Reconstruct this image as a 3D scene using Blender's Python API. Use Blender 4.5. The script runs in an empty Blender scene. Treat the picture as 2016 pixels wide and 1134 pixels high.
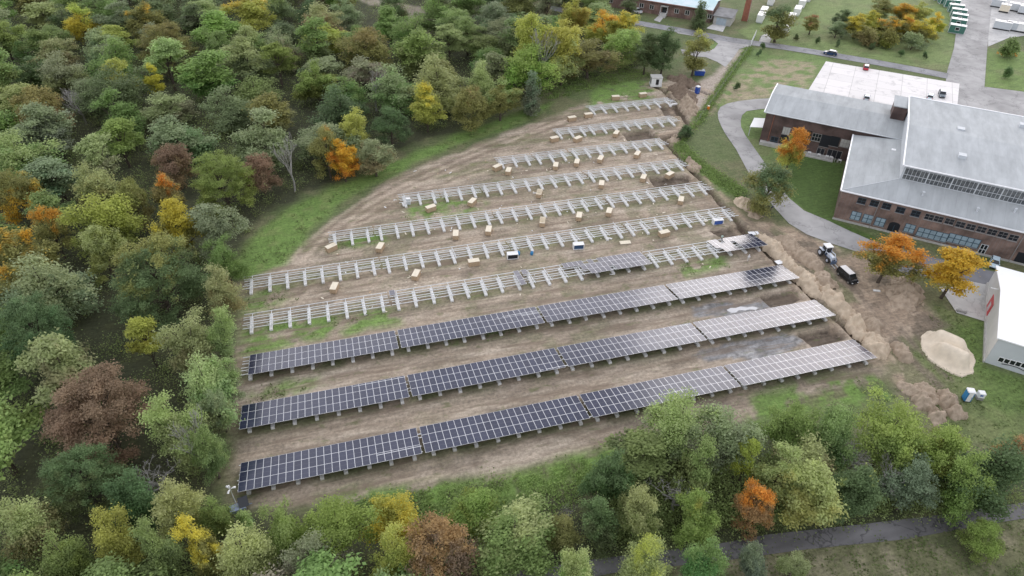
import bpy, math, random
import numpy as np
from mathutils import Vector, Matrix, noise as mnoise

random.seed(7); rng = np.random.default_rng(7)
scene = bpy.context.scene
COL = scene.collection
R = math.radians

# ------------------------------------------------------------------ camera
CAM = Vector((21.591, -66.973, 89.110)); FPX = 1345.67
PITCH, ROLL, YAW = 0.687, 0.0224, 0.2846
_cp, _sp, _c, _s = math.cos(PITCH), math.sin(PITCH), math.cos(YAW), math.sin(YAW)
FW = Vector((_s*_cp, _c*_cp, -_sp)); _rt = Vector((_c, -_s, 0)); _up = _rt.cross(FW)
RT = _rt*math.cos(ROLL) + _up*math.sin(ROLL); UP = -_rt*math.sin(ROLL) + _up*math.cos(ROLL)
cd = bpy.data.cameras.new('camera'); cam = bpy.data.objects.new('camera', cd); COL.objects.link(cam)
cd.sensor_width = 36; cd.lens = FPX/2016*36; cd.clip_start = 1; cd.clip_end = 6000
cam.matrix_world = Matrix(((RT.x, UP.x, -FW.x, CAM.x), (RT.y, UP.y, -FW.y, CAM.y), (RT.z, UP.z, -FW.z, CAM.z), (0, 0, 0, 1)))
scene.camera = cam

def ray(u, v): return FW*FPX + RT*(u-1008) + UP*(567-v)
def at(u, v, z=0.0):
    d = ray(u, v); return CAM + d*((z-CAM.z)/d.z)
def on_plane(u, v, p0, n):
    d = ray(u, v); return CAM + d*((p0-CAM).dot(n)/d.dot(n))
def px(P):
    d = Vector(P)-CAM; z = d.dot(FW); return 1008+FPX*d.dot(RT)/z, 567-FPX*d.dot(UP)/z, z

# ------------------------------------------------------------------ light
SUN_EL, SUN_AZ = 21.0, 43.0           # azimuth measured from +y towards +x
sdir = Vector((math.sin(R(SUN_AZ))*math.cos(R(SUN_EL)), math.cos(R(SUN_AZ))*math.cos(R(SUN_EL)), math.sin(R(SUN_EL))))
sl = bpy.data.lights.new('sun', 'SUN'); sl.energy = 0.50; sl.angle = R(36); sl.color = (1.0, 0.955, 0.945)
so = bpy.data.objects.new('sun', sl); COL.objects.link(so)
so.rotation_euler = (-sdir).to_track_quat('-Z', 'Y').to_euler(); so.location = (0, 0, 200)

w = bpy.data.worlds.new('World'); scene.world = w; w.use_nodes = True
nt = w.node_tree; nt.nodes.clear(); N = nt.nodes.new; LK = nt.links.new
out = N('ShaderNodeOutputWorld'); sky = N('ShaderNodeTexSky'); sky.sky_type = 'NISHITA'; sky.sun_disc = False
sky.sun_elevation = R(SUN_EL); sky.sun_rotation = R(SUN_AZ); sky.dust_density = 2.0
bg1 = N('ShaderNodeBackground'); bg1.inputs[1].default_value = 0.10; LK(sky.outputs[0], bg1.inputs[0])
tc = N('ShaderNodeTexCoord')
dot = N('ShaderNodeVectorMath'); dot.operation = 'DOT_PRODUCT'; LK(tc.outputs['Generated'], dot.inputs[0]); dot.inputs[1].default_value = sdir
acos = N('ShaderNodeMath'); acos.operation = 'ARCCOSINE'; LK(dot.outputs['Value'], acos.inputs[0])
glow = N('ShaderNodeMapRange'); glow.interpolation_type = 'SMOOTHSTEP'
glow.inputs['From Min'].default_value = R(25); glow.inputs['From Max'].default_value = R(4)
glow.inputs['To Min'].default_value = 0.0; glow.inputs['To Max'].default_value = 0.9
LK(acos.outputs[0], glow.inputs['Value'])
cn = N('ShaderNodeTexNoise'); cn.inputs['Scale'].default_value = 4.5; cn.inputs['Detail'].default_value = 5
mp = N('ShaderNodeMapping'); mp.inputs['Scale'].default_value = (1, 1, 2.6); LK(tc.outputs['Generated'], mp.inputs[0]); LK(mp.outputs[0], cn.inputs['Vector'])
cr = N('ShaderNodeMapRange'); cr.inputs['From Min'].default_value = 0.38; cr.inputs['From Max'].default_value = 0.62
cr.inputs['To Min'].default_value = 0.50; cr.inputs['To Max'].default_value = 1.38; LK(cn.outputs['Fac'], cr.inputs['Value'])
# brighter towards the horizon on the far side
sep = N('ShaderNodeSeparateXYZ'); LK(tc.outputs['Generated'], sep.inputs[0])
hz = N('ShaderNodeMapRange'); hz.interpolation_type = 'SMOOTHSTEP'
hz.inputs['From Min'].default_value = 0.42; hz.inputs['From Max'].default_value = 0.12
hz.inputs['To Min'].default_value = 0.0; hz.inputs['To Max'].default_value = 1.0; LK(sep.outputs['Z'], hz.inputs['Value'])
fy = N('ShaderNodeMapRange'); fy.inputs['From Min'].default_value = 0.0; fy.inputs['From Max'].default_value = 0.9
fy.inputs['To Min'].default_value = 0.0; fy.inputs['To Max'].default_value = 1.5; LK(sep.outputs['Y'], fy.inputs['Value'])
hm = N('ShaderNodeMath'); hm.operation = 'MULTIPLY'; LK(hz.outputs[0], hm.inputs[0]); LK(fy.outputs[0], hm.inputs[1])
ad = N('ShaderNodeMath'); ad.operation = 'ADD'; LK(glow.outputs[0], ad.inputs[0]); LK(hm.outputs[0], ad.inputs[1])
ad2 = N('ShaderNodeMath'); ad2.operation = 'MULTIPLY_ADD'; LK(ad.outputs[0], ad2.inputs[0]); LK(cr.outputs[0], ad2.inputs[1]); LK(cr.outputs[0], ad2.inputs[2])
cmx = N('ShaderNodeMix'); cmx.data_type = 'RGBA'; cmx.inputs[6].default_value = (.87, .90, 1.0, 1); cmx.inputs[7].default_value = (1.0, .945, .955, 1)
cf = N('ShaderNodeMapRange'); cf.inputs['From Min'].default_value = .7; cf.inputs['From Max'].default_value = 2.2; LK(ad2.outputs[0], cf.inputs['Value']); LK(cf.outputs[0], cmx.inputs[0])
bg2 = N('ShaderNodeBackground'); LK(cmx.outputs[2], bg2.inputs[0]); LK(ad2.outputs[0], bg2.inputs[1])
mx = N('ShaderNodeMixShader'); mx.inputs[0].default_value = 0.82
LK(bg1.outputs[0], mx.inputs[1]); LK(bg2.outputs[0], mx.inputs[2]); LK(mx.outputs[0], out.inputs[0])
vs = scene.view_settings; vs.view_transform = 'Standard'; vs.look = 'None'; vs.gamma = 1; vs.use_curve_mapping = False
vs.exposure = 0.60

# ------------------------------------------------------------------ materials
def mat(name, base=(.5, .5, .5), rough=.7, metal=0., noise=None, amount=.25, scale=3., col2=None, spec=.5, bump=0., coords='Object', stretch=(1, 1, 1)):
    m = bpy.data.materials.new(name); m.use_nodes = True
    t = m.node_tree; b = t.nodes['Principled BSDF']
    b.inputs['Base Color'].default_value = (*base, 1); b.inputs['Roughness'].default_value = rough
    b.inputs['Metallic'].default_value = metal; b.inputs['Specular IOR Level'].default_value = spec
    if noise or col2:
        tcn = t.nodes.new('ShaderNodeTexCoord'); mpn = t.nodes.new('ShaderNodeMapping'); mpn.inputs['Scale'].default_value = stretch
        t.links.new(tcn.outputs[coords], mpn.inputs[0])
        n = t.nodes.new('ShaderNodeTexNoise'); n.inputs['Scale'].default_value = scale; n.inputs['Detail'].default_value = 5
        t.links.new(mpn.outputs[0], n.inputs['Vector'])
        r = t.nodes.new('ShaderNodeMapRange'); r.inputs['From Min'].default_value = .32; r.inputs['From Max'].default_value = .68
        t.links.new(n.outputs['Fac'], r.inputs['Value'])
        x = t.nodes.new('ShaderNodeMix'); x.data_type = 'RGBA'
        c2 = col2 or tuple(c*(1-amount) for c in base)
        x.inputs[6].default_value = (*base, 1); x.inputs[7].default_value = (*c2, 1)
        t.links.new(r.outputs[0], x.inputs[0]); t.links.new(x.outputs[2], b.inputs['Base Color'])
        if bump:
            bp = t.nodes.new('ShaderNodeBump'); bp.inputs['Strength'].default_value = bump; bp.inputs['Distance'].default_value = .1
            t.links.new(n.outputs['Fac'], bp.inputs['Height']); t.links.new(bp.outputs[0], b.inputs['Normal'])
    return m

M = {}
M['concrete'] = mat('concrete', (.78, .775, .75), .85, noise=1, amount=.22, scale=1.6)
M['steel'] = mat('galvanised_steel', (.76, .78, .79), .5, .1, noise=1, amount=.15, scale=2)
M['frame'] = mat('panel_frame', (.70, .71, .73), .35, .3)
M['wood'] = mat('crate_wood', (.50, .37, .24), .75, noise=1, amount=.3, scale=3, stretch=(1, 1, 6))
M['crate_top'] = mat('crate_lid_board', (.78, .70, .55), .7, noise=1, amount=.12, scale=2)
M['white'] = mat('white_paint', (.80, .80, .79), .5, noise=1, amount=.06, scale=.7)
M['whitewall'] = mat('white_render', (.66, .65, .62), .8, noise=1, amount=.1, scale=.5)
M['greywall'] = mat('grey_panel_wall', (.55, .58, .60), .6, noise=1, amount=.06, scale=.4)
M['black'] = mat('black_plastic', (.02, .02, .022), .5)
M['tyre'] = mat('tyre_rubber', (.03, .03, .03), .8)
M['glassdark'] = mat('dark_glass', (.015, .018, .022), .12, spec=.6)
M['openblack'] = mat('dark_interior', (.012, .014, .02), .6)
M['glassblue'] = mat('pale_glazing', (.34, .45, .52), .25, noise=1, amount=.25, scale=.8)
M['winframe'] = mat('window_frame_dark', (.05, .09, .12), .5)
M['winframe_old'] = mat('window_frame_grey', (.28, .27, .26), .7)
M['roofgrey'] = mat('grey_membrane_roof', (.33, .385, .41), .85, noise=1, amount=.16, scale=.12, spec=.12)
M['roofgrey2'] = mat('grey_roof_hall', (.42, .455, .475), .85, noise=1, amount=.10, scale=.1, spec=.12)
def roof_mat(name, base, seam, w_=2.4):
    m = bpy.data.materials.new(name); m.use_nodes = True; t = m.node_tree; b = t.nodes['Principled BSDF']; b.inputs['Roughness'].default_value = .85; b.inputs['Specular IOR Level'].default_value = .12
    g = t.nodes.new('ShaderNodeTexCoord'); mp_ = t.nodes.new('ShaderNodeMapping'); mp_.inputs['Rotation'].default_value = (0, 0, R(41.5)); t.links.new(g.outputs['Object'], mp_.inputs[0])
    br = t.nodes.new('ShaderNodeTexBrick'); br.offset = .5; br.inputs['Scale'].default_value = 1; br.inputs['Brick Width'].default_value = w_; br.inputs['Row Height'].default_value = w_*3.2; br.inputs['Mortar Size'].default_value = .05; br.inputs['Mortar Smooth'].default_value = .4
    br.inputs['Color1'].default_value = (*base, 1); br.inputs['Color2'].default_value = (*[c*.94 for c in base], 1); br.inputs['Mortar'].default_value = (*[c*seam for c in base], 1); t.links.new(mp_.outputs[0], br.inputs['Vector'])
    m2 = t.nodes.new('ShaderNodeMapping'); m2.inputs['Scale'].default_value = (.5, .12, .3); t.links.new(mp_.outputs[0], m2.inputs[0])
    n = t.nodes.new('ShaderNodeTexNoise'); n.inputs['Scale'].default_value = .8; n.inputs['Detail'].default_value = 7; n.inputs['Roughness'].default_value = .65; t.links.new(m2.outputs[0], n.inputs[0])
    r = t.nodes.new('ShaderNodeMapRange'); r.inputs[1].default_value = .3; r.inputs[2].default_value = .62; r.inputs[3].default_value = .80; r.inputs[4].default_value = 1.07; t.links.new(n.outputs[0], r.inputs[0])
    v = t.nodes.new('ShaderNodeVectorMath'); v.operation = 'SCALE'; t.links.new(br.outputs[0], v.inputs[0]); t.links.new(r.outputs[0], v.inputs['Scale']); t.links.new(v.outputs[0], b.inputs['Base Color']); return m
M['roofgrey'] = roof_mat('grey_sheet_roof', (.41, .43, .435), .86); M['roofgrey2'] = roof_mat('grey_hall_roof', (.455, .475, .48), .90, 3.0)
M['roofwhite'] = mat('white_roof', (.92, .92, .91), .8, noise=1, amount=.05, scale=.3, spec=.2)
M['roofteal'] = mat('pale_teal_roof', (.42, .60, .62), .5, noise=1, col2=(.62, .70, .73), scale=.25)
M['trimwhite'] = mat('white_trim', (.82, .83, .84), .5)
M['plaster'] = mat('pale_plaster', (.52, .51, .48), .85, noise=1, amount=.2, scale=.8)
M['red'] = mat('red_sign', (.55, .03, .035), .4)
M['blue'] = mat('blue_plastic', (.03, .09, .42), .45, noise=1, amount=.2, scale=1.5)
M['azure'] = mat('azure_plastic', (.03, .20, .42), .5)
M['teal'] = mat('green_cabin_paint', (.07, .20, .16), .5, noise=1, amount=.15, scale=.8)
M['orange'] = mat('orange_plastic', (.75, .22, .02), .5)
M['bluepaint'] = mat('blue_plastic_film', (.06, .13, .42), .35)
M['sand'] = mat('pale_sand', (.74, .64, .50), .95, noise=1, amount=.16, scale=.9, bump=.3)
M['soil'] = mat('tan_soil', (.45, .36, .27), .95, noise=1, col2=(.30, .235, .17), scale=.9, bump=.6)
M['soilpale'] = mat('pale_tan_soil', (.61, .50, .37), .95, noise=1, col2=(.46, .365, .265), scale=.8, bump=.5)
M['soildark'] = mat('brown_soil', (.24, .18, .13), .95, noise=1, col2=(.15, .11, .08), scale=1.1, bump=.7)
M['bark'] = mat('bark', (.10, .08, .06), .9, noise=1, amount=.4, scale=3)
M['barkpale'] = mat('pale_bark', (.37, .355, .33), .9, noise=1, amount=.35, scale=2)
M['asphalt'] = mat('asphalt', (.30, .30, .31), .9, noise=1, amount=.22, scale=.35)
M['asphaltdark'] = mat('old_asphalt', (.205, .198, .200), .9, noise=1, col2=(.125, .12, .122), scale=.4, stretch=(.25, 1, 1))
M['drive'] = mat('pale_asphalt', (.41, .40, .39), .9, noise=1, amount=.2, scale=.3)
M['slab'] = mat('concrete_slab', (.56, .55, .53), .9, noise=1, amount=.15, scale=.5)
M['skin'] = mat('skin', (.45, .27, .19), .6)
M['hair'] = mat('hair', (.03, .02, .015), .7)
M['shirtwhite'] = mat('white_cloth', (.75, .75, .75), .9)
M['trouserpale'] = mat('pale_trousers', (.62, .60, .56), .9)
M['clothdark'] = mat('dark_cloth', (.04, .05, .045), .9)
M['clothblue'] = mat('navy_cloth', (.02, .03, .09), .9)
M['vest'] = mat('light_vest', (.55, .68, .60), .8)
M['chrome'] = mat('rim_metal', (.55, .55, .56), .3, .8)
M['lamp'] = mat('headlight_glass', (.75, .76, .78), .15)
M['terracotta'] = mat('red_brick_stack', (.36, .14, .09), .85, noise=1, amount=.3, scale=1.2)

def brick(name, c1, c2, mortar, scale=1.0, dirt=.5):
    m = bpy.data.materials.new(name); m.use_nodes = True; t = m.node_tree; b = t.nodes['Principled BSDF']
    g = t.nodes.new('ShaderNodeTexCoord'); br = t.nodes.new('ShaderNodeTexBrick'); br.inputs['Scale'].default_value = 4*scale
    sx = t.nodes.new('ShaderNodeSeparateXYZ'); cx = t.nodes.new('ShaderNodeCombineXYZ'); a = t.nodes.new('ShaderNodeMath')
    t.links.new(g.outputs['Object'], sx.inputs[0]); t.links.new(sx.outputs[0], a.inputs[0]); t.links.new(sx.outputs[1], a.inputs[1])
    t.links.new(a.outputs[0], cx.inputs[0]); t.links.new(sx.outputs[2], cx.inputs[1]); t.links.new(cx.outputs[0], br.inputs['Vector'])
    br.inputs['Color1'].default_value = (*c1, 1); br.inputs['Color2'].default_value = (*c2, 1); br.inputs['Mortar'].default_value = (*mortar, 1)
    n = t.nodes.new('ShaderNodeTexNoise'); n.inputs['Scale'].default_value = .35; n.inputs['Detail'].default_value = 6; t.links.new(g.outputs['Object'], n.inputs[0])
    r = t.nodes.new('ShaderNodeMapRange'); r.inputs[1].default_value = .35; r.inputs[2].default_value = .65; r.inputs[3].default_value = 1-dirt; r.inputs[4].default_value = 1.15
    t.links.new(n.outputs[0], r.inputs[0])
    x = t.nodes.new('ShaderNodeVectorMath'); x.operation = 'SCALE'; t.links.new(br.outputs[0], x.inputs[0]); t.links.new(r.outputs[0], x.inputs['Scale'])
    t.links.new(x.outputs[0], b.inputs['Base Color']); b.inputs['Roughness'].default_value = .9
    return m
M['brick'] = brick('weathered_brick', (.215, .140, .112), (.25, .165, .132), (.24, .21, .19))
M['brickdark'] = brick('dark_brick', (.115, .072, .062), (.14, .088, .075), (.11, .095, .09))
M['brickred'] = brick('red_brown_brick', (.26, .15, .12), (.20, .11, .09), (.28, .24, .22))

def glass_panel_mat():
    m = bpy.data.materials.new('solar_cells'); m.use_nodes = True; t = m.node_tree; b = t.nodes['Principled BSDF']
    g = t.nodes.new('ShaderNodeTexCoord'); sx = t.nodes.new('ShaderNodeSeparateXYZ'); t.links.new(g.outputs['Object'], sx.inputs[0])
    ab = t.nodes.new('ShaderNodeMath'); ab.operation = 'ABSOLUTE'; t.links.new(sx.outputs[1], ab.inputs[0])
    ls = t.nodes.new('ShaderNodeMath'); ls.operation = 'LESS_THAN'; ls.inputs[1].default_value = .014; t.links.new(ab.outputs[0], ls.inputs[0])
    oi = t.nodes.new('ShaderNodeObjectInfo')
    x0 = t.nodes.new('ShaderNodeMix'); x0.data_type = 'RGBA'; x0.inputs[6].default_value = (.018, .022, .048, 1); x0.inputs[7].default_value = (.028, .033, .066, 1)
    t.links.new(oi.outputs['Random'], x0.inputs[0])
    x = t.nodes.new('ShaderNodeMix'); x.data_type = 'RGBA'; x.inputs[7].default_value = (.12, .12, .14, 1)
    t.links.new(x0.outputs[2], x.inputs[6]); t.links.new(ls.outputs[0], x.inputs[0]); t.links.new(x.outputs[2], b.inputs['Base Color'])
    b.inputs['Roughness'].default_value = .15; b.inputs['IOR'].default_value = 1.5; b.inputs['Specular IOR Level'].default_value = .55
    return m
M['cells'] = glass_panel_mat()

def leaf_mat():
    m = bpy.data.materials.new('foliage'); m.use_nodes = True; t = m.node_tree; b = t.nodes['Principled BSDF']; o = t.nodes['Material Output']
    oi = t.nodes.new('ShaderNodeObjectInfo')
    a = t.nodes.new('ShaderNodeAttribute'); a.attribute_name = 'rnd'
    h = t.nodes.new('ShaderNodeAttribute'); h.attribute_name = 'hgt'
    s2 = t.nodes.new('ShaderNodeAttribute'); s2.attribute_type = 'OBJECT'; s2.attribute_name = 'second'
    sp = t.nodes.new('ShaderNodeAttribute'); sp.attribute_type = 'OBJECT'; sp.attribute_name = 'split'
    g = t.nodes.new('ShaderNodeTexCoord'); n = t.nodes.new('ShaderNodeTexNoise'); n.noise_dimensions = '4D'; n.inputs['Scale'].default_value = .38; n.inputs['Detail'].default_value = 3
    t.links.new(g.outputs['Object'], n.inputs['Vector']); 
    mw = t.nodes.new('ShaderNodeMath'); mw.operation = 'MULTIPLY'; mw.inputs[1].default_value = 50; t.links.new(oi.outputs['Random'], mw.inputs[0]); t.links.new(mw.outputs[0], n.inputs['W'])
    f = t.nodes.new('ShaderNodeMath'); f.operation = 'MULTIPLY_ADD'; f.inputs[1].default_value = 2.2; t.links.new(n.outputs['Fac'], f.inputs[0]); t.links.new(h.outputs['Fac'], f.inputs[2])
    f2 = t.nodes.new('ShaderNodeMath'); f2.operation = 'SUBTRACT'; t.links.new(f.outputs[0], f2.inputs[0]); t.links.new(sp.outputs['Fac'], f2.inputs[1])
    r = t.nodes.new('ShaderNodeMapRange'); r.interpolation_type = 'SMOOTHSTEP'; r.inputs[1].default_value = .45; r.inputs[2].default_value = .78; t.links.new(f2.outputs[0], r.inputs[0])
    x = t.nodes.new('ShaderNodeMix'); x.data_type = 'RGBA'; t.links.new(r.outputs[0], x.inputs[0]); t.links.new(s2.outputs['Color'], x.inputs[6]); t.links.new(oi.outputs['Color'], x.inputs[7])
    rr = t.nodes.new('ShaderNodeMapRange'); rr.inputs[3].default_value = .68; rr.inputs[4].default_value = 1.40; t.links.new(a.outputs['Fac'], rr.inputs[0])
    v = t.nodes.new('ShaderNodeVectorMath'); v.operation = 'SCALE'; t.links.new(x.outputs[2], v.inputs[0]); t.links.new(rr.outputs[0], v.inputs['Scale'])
    t.links.new(v.outputs[0], b.inputs['Base Color']); b.inputs['Roughness'].default_value = .65; b.inputs['Specular IOR Level'].default_value = .25
    tr = t.nodes.new('ShaderNodeBsdfTranslucent'); t.links.new(v.outputs[0], tr.inputs[0])
    ms = t.nodes.new('ShaderNodeMixShader'); ms.inputs[0].default_value = .46; t.links.new(b.outputs[0], ms.inputs[1]); t.links.new(tr.outputs[0], ms.inputs[2]); t.links.new(ms.outputs[0], o.inputs[0])
    return m
M['leaf'] = leaf_mat()

def crack(m, sc=.22, dark=.6):
    t = m.node_tree; b = t.nodes['Principled BSDF']; src = b.inputs['Base Color'].links[0].from_socket; g = t.nodes.new('ShaderNodeTexCoord')
    n = t.nodes.new('ShaderNodeTexNoise'); n.inputs['Scale'].default_value = .6; n.inputs['Detail'].default_value = 4; t.links.new(g.outputs['Object'], n.inputs['Vector'])
    mxv = t.nodes.new('ShaderNodeMix'); mxv.data_type = 'VECTOR'; mxv.inputs[0].default_value = .25; t.links.new(g.outputs['Object'], mxv.inputs[4]); sc_ = t.nodes.new('ShaderNodeVectorMath'); sc_.operation = 'SCALE'; sc_.inputs['Scale'].default_value = 14; t.links.new(n.outputs['Color'], sc_.inputs[0]); t.links.new(sc_.outputs[0], mxv.inputs[5])
    vo = t.nodes.new('ShaderNodeTexVoronoi'); vo.feature = 'DISTANCE_TO_EDGE'; vo.inputs['Scale'].default_value = sc; t.links.new(mxv.outputs[1], vo.inputs['Vector'])
    r = t.nodes.new('ShaderNodeMapRange'); r.inputs[1].default_value = .0; r.inputs[2].default_value = .035; r.inputs[3].default_value = dark; r.inputs[4].default_value = 1; t.links.new(vo.outputs['Distance'], r.inputs[0])
    n2 = t.nodes.new('ShaderNodeTexNoise'); n2.inputs['Scale'].default_value = .09; n2.inputs['Detail'].default_value = 6; t.links.new(g.outputs['Object'], n2.inputs['Vector']); r2 = t.nodes.new('ShaderNodeMapRange'); r2.inputs[1].default_value = .35; r2.inputs[2].default_value = .65; r2.inputs[3].default_value = .8; r2.inputs[4].default_value = 1.15; t.links.new(n2.outputs[0], r2.inputs[0])
    mu = t.nodes.new('ShaderNodeMath'); mu.operation = 'MULTIPLY'; t.links.new(r.outputs[0], mu.inputs[0]); t.links.new(r2.outputs[0], mu.inputs[1]); v = t.nodes.new('ShaderNodeVectorMath'); v.operation = 'SCALE'; t.links.new(src, v.inputs[0]); t.links.new(mu.outputs[0], v.inputs['Scale']); t.links.new(v.outputs[0], b.inputs['Base Color'])
crack(M['asphalt']); crack(M['asphaltdark'], .2, .45); crack(M['drive'], .18, .72); crack(M['slab'], .25, .75)
# ------------------------------------------------------------------ helpers
class MB:
    def __init__(s): s.v = []; s.f = []; s.m = []
    def add(s, vs, fs, mi=0):
        o = len(s.v); s.v += [tuple(p) for p in vs]; s.f += [tuple(i+o for i in f) for f in fs]; s.m += [mi]*len(fs)
    def box(s, c, size, rz=0., mi=0, taper=1.0, bev=0.0):
        hx, hy, hz = size[0]/2, size[1]/2, size[2]/2; ca, sa = math.cos(rz), math.sin(rz); P = []
        if bev > 0:
            b = bev
            def ring(z, ix, iy, cut):
                pts = [(-ix+cut, -iy), (ix-cut, -iy), (ix, -iy+cut), (ix, iy-cut), (ix-cut, iy), (-ix+cut, iy), (-ix, iy-cut), (-ix, -iy+cut)]
                return [(c[0]+x*ca-y*sa, c[1]+x*sa+y*ca, c[2]+z) for x, y in pts]
            rings = [ring(-hz, hx, hy, b), ring(hz-b, hx, hy, b), ring(hz, (hx-b)*taper, (hy-b)*taper, b*.6)]
            P = sum(rings, []); F = [tuple(range(7, -1, -1)), tuple(range(16, 24))]
            for k in range(2):
                for i in range(8): j = (i+1) % 8; F.append((k*8+i, k*8+j, k*8+8+j, k*8+8+i))
            s.add(P, F, mi); return
        for z, t in ((-hz, 1), (hz, taper)):
            for x, y in ((-hx, -hy), (hx, -hy), (hx, hy), (-hx, hy)):
                x *= t; y *= t; P.append((c[0]+x*ca-y*sa, c[1]+x*sa+y*ca, c[2]+z))
        s.add(P, [(3, 2, 1, 0), (4, 5, 6, 7), (0, 1, 5, 4), (1, 2, 6, 5), (2, 3, 7, 6), (3, 0, 4, 7)], mi)
    def bar(s, a, b, w, h=None, mi=0):
        a, b = Vector(a), Vector(b); d = (b-a); h = h or w
        x = d.normalized(); y = Vector((0, 0, 1)).cross(x)
        if y.length < .01: y = Vector((0, 1, 0))
        y.normalize(); z = x.cross(y); P = []
        for e in (a, b):
            for i, j in ((-1, -1), (1, -1), (1, 1), (-1, 1)): P.append(e+y*(i*w/2)+z*(j*h/2))
        s.add(P, [(3, 2, 1, 0), (4, 5, 6, 7), (0, 1, 5, 4), (1, 2, 6, 5), (2, 3, 7, 6), (3, 0, 4, 7)], mi)
    def tube(s, pts, rad, n=7, mi=0, cap=True):
        pts = [Vector(p) for p in pts]; rs = rad if isinstance(rad, (list, tuple)) else [rad]*len(pts); rings = []
        for i, p in enumerate(pts):
            d = (pts[min(i+1, len(pts)-1)]-pts[max(i-1, 0)]).normalized()
            a = d.cross(Vector((.3, .9, .2))); a = a.normalized() if a.length > .01 else Vector((1, 0, 0)); b = d.cross(a)
            rings.append([p+(a*math.cos(2*math.pi*k/n)+b*math.sin(2*math.pi*k/n))*rs[i] for k in range(n)])
        P = sum(rings, []); F = []
        for i in range(len(pts)-1):
            for k in range(n): F.append((i*n+k, i*n+(k+1) % n, (i+1)*n+(k+1) % n, (i+1)*n+k))
        if cap: F += [tuple(range(n-1, -1, -1)), tuple(range((len(pts)-1)*n, len(pts)*n))]
        s.add(P, F, mi)
    def prism(s, poly, z0, z1, mi=0):
        n = len(poly); P = [(p[0], p[1], z0) for p in poly]+[(p[0], p[1], z1) for p in poly]
        s.add(P, [tuple(range(n-1, -1, -1)), tuple(range(n, 2*n))]+[(i, (i+1) % n, n+(i+1) % n, n+i) for i in range(n)], mi)
    def mesh(s, name, mats):
        me = bpy.data.meshes.new(name); me.from_pydata(s.v, [], s.f)
        for m in (mats if isinstance(mats, (list, tuple)) else [mats]): me.materials.append(m)
        me.polygons.foreach_set('material_index', s.m); me.update(); return me
    def build(s, name, mats, parent=None): return obj(name, s.mesh(name, mats), parent)

def obj(name, me, parent=None, loc=None, rz=0.):
    o = bpy.data.objects.new(name, me); COL.objects.link(o)
    if parent is not None: o.parent = parent
    if loc is not None: o.location = loc
    if rz: o.rotation_euler = (0, 0, rz)
    return o
def tag(o, label, cat, group=None, kind=None):
    if label: o['label'] = label
    if cat: o['category'] = cat
    if group: o['group'] = group
    if kind: o['kind'] = kind
    return o
def thing(name, label, cat, loc=(0, 0, 0), rz=0., group=None):
    return tag(obj(name, None, None, loc, rz), label, cat, group)
def struct(o): o['kind'] = 'structure'; return o
ORD = ['first', 'second', 'third', 'fourth', 'fifth', 'sixth', 'seventh', 'eighth', 'ninth', 'tenth', 'eleventh', 'twelfth', 'thirteenth', 'fourteenth', 'fifteenth', 'sixteenth', 'seventeenth', 'eighteenth', 'nineteenth', 'twentieth']

# fbm value noise on numpy grids
_perm = rng.random((256, 256)).astype(np.float32)
def vnoise(x, y):
    xi = np.floor(x).astype(int); yi = np.floor(y).astype(int); fx = x-xi; fyy = y-yi
    fx = fx*fx*(3-2*fx); fyy = fyy*fyy*(3-2*fyy)
    a = _perm[xi % 256, yi % 256]; b = _perm[(xi+1) % 256, yi % 256]; c = _perm[xi % 256, (yi+1) % 256]; d = _perm[(xi+1) % 256, (yi+1) % 256]
    return (a*(1-fx)+b*fx)*(1-fyy)+(c*(1-fx)+d*fx)*fyy
def fbm(x, y, o=4):
    t = 0; a = .5; s = 0
    for k in range(o): t = t+a*vnoise(x*2**k+17*k, y*2**k+31*k); s += a; a *= .5
    return t/s

def P2(l, z=0.): return [tuple(at(u, v, z)[:2]) for u, v in l]
def sdpoly(X, Y, poly):
    """signed distance (negative inside)"""
    d = np.full(X.shape, 1e9); ins = np.zeros(X.shape, bool); n = len(poly)
    for i in range(n):
        ax, ay = poly[i]; bx, by = poly[(i+1) % n]; ex, ey = bx-ax, by-ay; L = ex*ex+ey*ey+1e-9
        t = np.clip(((X-ax)*ex+(Y-ay)*ey)/L, 0, 1); d = np.minimum(d, (X-ax-t*ex)**2+(Y-ay-t*ey)**2)
        c = ((ay > Y) != (by > Y)); ins ^= c & (X < (bx-ax)*(Y-ay)/(by-ay+1e-12)+ax)
    d = np.sqrt(d); return np.where(ins, -d, d)
def sdline(X, Y, pts):
    d = np.full(X.shape, 1e9)
    for (ax, ay), (bx, by) in zip(pts[:-1], pts[1:]):
        ex, ey = bx-ax, by-ay; L = ex*ex+ey*ey+1e-9
        t = np.clip(((X-ax)*ex+(Y-ay)*ey)/L, 0, 1); d = np.minimum(d, (X-ax-t*ex)**2+(Y-ay-t*ey)**2)
    return np.sqrt(d)
def sm(e0, e1, x): t = np.clip((x-e0)/(e1-e0), 0, 1); return t*t*(3-2*t)

YS = [0., 11.97, 23.98, 36.04, 48.13, 60.30, 72.53, 84.82, 97.14, 109.48]
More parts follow.
